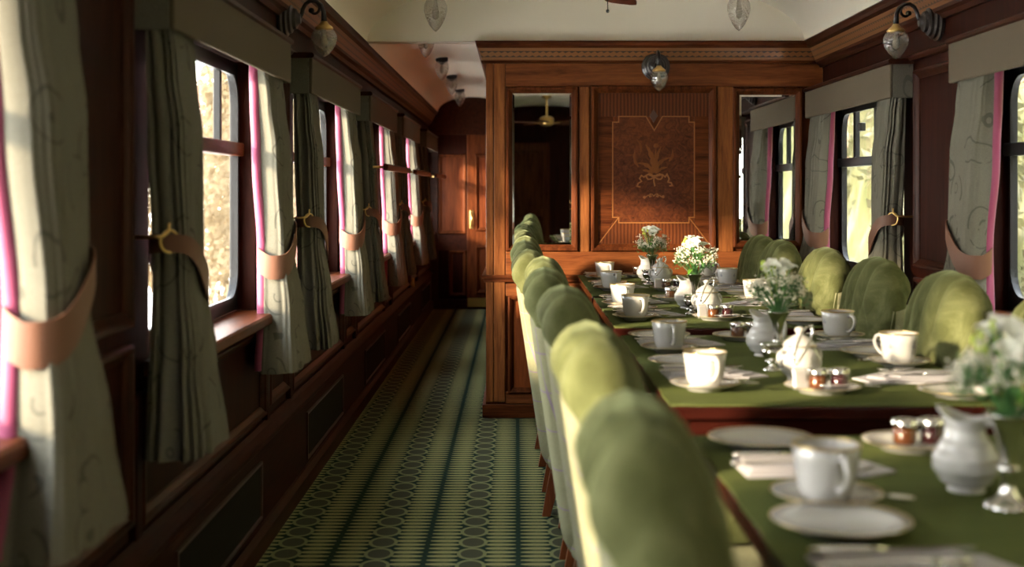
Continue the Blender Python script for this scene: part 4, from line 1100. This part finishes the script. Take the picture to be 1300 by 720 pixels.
dish=Kind(make_plate(.086),'plate','jam dishes'); dish.o.name='jam_dish'
amber=Kind(make_pot('jam_amber','a'),'jar','jam pots'); red=Kind(make_pot('jam_red','r'),'jar','jam pots')
jug=Kind(make_milk(),'jug','white cream jugs'); sugar=Kind(make_sugar(),'sugar bowl','white sugar bowls'); tongs=Kind(make_tongs(),'tongs','silver sugar tongs')
strain=Kind(make_strainer(),'tea strainer','silver tea strainers'); vase=Kind(make_vase(),'vase','silver bud vases')
jspoon=Kind(make_spoon(),'spoon','jam spoons'); jspoon.o.name='jam_spoon'
def paper_sachet():
    t=empty('paper_sachet')
    MB().prism([(-.017,-.004),(.017,-.004),(.017,.004),(-.017,.004)],lambda u,v,h:(u,v+.1*h,h),0,.042).build('packet',M['paper'],t,bevel=.002)
    MB().prism([(-.017,-.0015),(.017,-.0015),(.017,.0015),(-.017,.0015)],lambda u,v,h:(u,v+.1*h,h),.042,.048).build('crimped_edge',M['paper'],t)
    return t
sach=Kind(paper_sachet(),'sachet','paper sachets on the jam dishes')
def jam_set(x,y,pos,full=True):
    z=ZT0
    dish((x,y,z),0,'small white jam dish at the '+pos)
    z2=z+.0052
    amber((x-.012,y-.002,z2),0,'pot of orange marmalade at the '+pos)
    red((x+.038,y+.006,z2),0,'pot of dark red jam at the '+pos)
    if full:
        sach((x-.048,y+.012,z2),.5,'upright white paper sachet at the '+pos)
        jspoon((x+.045,y-.040,z+.014),-.35,'silver jam spoon at the '+pos)
fn_=['nearest table','second table from the viewer','third table from the viewer','table by the partition']
jam_set(.695,2.29,'far end of the nearest table',False)
jam_set(.690,2.93,'near end of the second table'); jam_set(.683,3.955,'far end of the second table',False)
jam_set(.700,4.55,'near end of the third table'); jam_set(.645,5.36,'far end of the third table',False)
jam_set(.688,5.87,'near end of the table by the partition'); jam_set(.640,6.78,'far end of the table by the partition',False)
CENT=[(0,(.683,1.975),None,None,(.706,1.866)),(1,(.680,3.57),(.645,3.28),(.677,3.11),(.690,3.43)),(2,(.655,4.99),(.640,4.755),(.690,4.72),(.675,4.93)),(3,(.650,6.49),(.630,6.24),(.688,6.22),(.665,6.38))]
for ti,j,s_,su,v_ in CENT:
    w_='middle of the '+fn_[ti]
    jug((j[0],j[1],ZT0),{0:2.5,1:2.4,2:2.5,3:2.5}[ti] if ti else 2.45,'round-bellied white china cream jug in the '+w_)
    if s_:
        strain((s_[0],s_[1],ZT0),.4,'silver tea strainer on its stand in the '+w_)
        sugar((su[0],su[1],ZT0),.5,'lidded white sugar bowl in the '+w_)
        o=tongs((su[0]+.012,su[1]-.045,ZT0+.131),.3,'silver sugar tongs leaning on the sugar bowl, '+w_)
        o.rotation_euler=(math.radians(-24),math.radians(33),.1)
        o.location=(su[0]+.016,su[1]-.046,ZT0+.134)
    vase((v_[0],v_[1],ZT0),0,'silver trumpet bud vase in the '+w_)
    bq=make_bouquet(11+ti,ti==0)
    place(bq,(v_[0],v_[1],ZT0+.132),0,'white and cream flower bouquet in the vase, '+w_,'flower bouquets',scale={0:1.0,1:1.0,2:1.08,3:1.0}[ti]); bq['category']='flowers'

# ------------------------------------------------------------------ outside
g=struct(MB().box(-60,60,-60,140,-1.4,-1.2).build('ground',M['bounce_gravel']))
def hill(x0,x1,h,name,seed,y0=-10,y1=70):
    R=random.Random(seed)
    def f(u,v):
        x=x0+(x1-x0)*u; y=y0+(y1-y0)*v
        z=-1.25+h*smooth01(u*1.1)+ (.25*sin(y*1.7+x)+.18*sin(y*3.1+2*x)+.2*R.uniform(-1,1))*min(1,u*4)
        return (x,y,z)
    o=MB().grid(f,34,150); return struct(o.build(name,M['bank'],smooth=True))
hill(3.4,10,13,'hillside',2,-14,60)  # unseen upper slope added, tall and close, to block sky light from this side
def make_tree(leaf,seed,h=6.0,nl=1500,ls=.085):
    R=random.Random(seed); t=empty('tree')
    b=MB(); b.tube([(0,0,0),(.05,.03,h*.35),(-.03,.05,h*.7),(.02,0,h)],[.055,.045,.03,.012],8)
    for k in range(9):
        a=R.uniform(0,6.28); z=h*R.uniform(.3,.9); b.tube([(0,0,z),(.5*cos(a),.5*sin(a),z+.35),(.9*cos(a),.9*sin(a),z+.8)],[.02,.012,.005],6)
    b.build('trunk',M['bark'],t,smooth=True)
    c=MB()
    for k in range(nl):
        z=h*(.16+.9*R.random()); rad=1.25*sqrt(R.random())*(1-abs(z/h-.55)*.9); a=R.uniform(0,6.28)
        q=Vector((rad*cos(a),rad*sin(a),z)); d=Vector((R.gauss(0,1),R.gauss(0,1),R.gauss(0,1))).normalized(); s_=d.orthogonal().normalized(); u_=d.cross(s_); r_=R.uniform(.6,1.35)*ls
        c.add([q-s_*r_,q+u_*r_*.6,q+s_*r_,q-u_*r_*.6],[(0,1,2,3)])
    c.build('crown',M[leaf],t,weld=False); t['category']='tree'
    return t
tr=make_tree('tree_leaf',4,6.0); tr2=make_tree('tree_gold',8,6.5,4500,.095)
R=random.Random(12)
for k in range(8):
    y=9+3.6*k+R.uniform(-.4,.4); x=4.6+R.uniform(-.3,1.0)
    o=tr if k==0 else copy_tree(tr); place(o,(x,y,-.9),R.uniform(0,6),'slender yellow-green tree on the bank outside the table-side windows','trees on the bank')
for k in range(14):
    y=15.5+1.75*k+R.uniform(-.3,.3); x=(-3.5 if k%2 else -5.7)-.02*y+R.uniform(-.2,.2)
    o=tr2 if k==0 else copy_tree(tr2); place(o,(x,y,-1.25),R.uniform(0,6),'golden-leaved tree beside the line outside the aisle windows','trees beside the line',scale=R.uniform(.6,.8))

# ------------------------------------------------------------------ light
wd=bpy.data.worlds.new('sky'); bpy.context.scene.world=wd; wd.use_nodes=True; nt=wd.node_tree
for n in list(nt.nodes): nt.nodes.remove(n)
o=N(nt,'ShaderNodeOutputWorld'); bg=N(nt,'ShaderNodeBackground'); L(nt,bg.outputs[0],o.inputs[0])
tc=N(nt,'ShaderNodeTexCoord'); sx=N(nt,'ShaderNodeSeparateXYZ'); L(nt,tc.outputs['Generated'],sx.inputs[0])
col=ramp(nt,math_(nt,'MAXIMUM',sx.outputs[2],0),[(0,(1.0,.94,.84)),(.25,(.96,.96,.94)),(1,(.80,.88,1.0))])
L(nt,col,bg.inputs[0]); bg.inputs[1].default_value=18
sd=bpy.data.lights.new('sun','SUN'); sd.energy=20; sd.angle=math.radians(5); sd.color=(1.0,.81,.57)
so=bpy.data.objects.new('sun',sd); C.objects.link(so)
dv=Vector((1,.72,-.30)).normalized(); so.rotation_euler=dv.to_track_quat('-Z','Y').to_euler(); so.location=(-8,-3,6)

# ------------------------------------------------------------------ camera
cam=bpy.data.cameras.new('camera'); co=bpy.data.objects.new('camera',cam); C.objects.link(co)
co.location=(0,0,HC); co.rotation_euler=(pi/2,0,0); cam.sensor_width=36; cam.lens=FP/1300*36
cam.shift_x=-6/1300; cam.shift_y=-120/1300; cam.clip_start=.05; cam.clip_end=300
cam.dof.use_dof=True; cam.dof.focus_distance=5.9; cam.dof.aperture_fstop=2.8
S_=bpy.context.scene; S_.camera=co
S_.view_settings.view_transform='Standard'; S_.view_settings.look='None'; S_.view_settings.gamma=1; S_.view_settings.use_curve_mapping=False
S_.view_settings.exposure=0.22
S_.cycles.use_denoising=True
try: S_.cycles.denoiser='OPENIMAGEDENOISE'
except Exception: pass
S_.cycles.max_bounces=10; S_.cycles.diffuse_bounces=5; S_.cycles.glossy_bounces=5; S_.cycles.transparent_max_bounces=24; S_.cycles.transmission_bounces=6
S_.cycles.caustics_reflective=False; S_.cycles.caustics_refractive=False
S_.cycles.sample_clamp_indirect=6
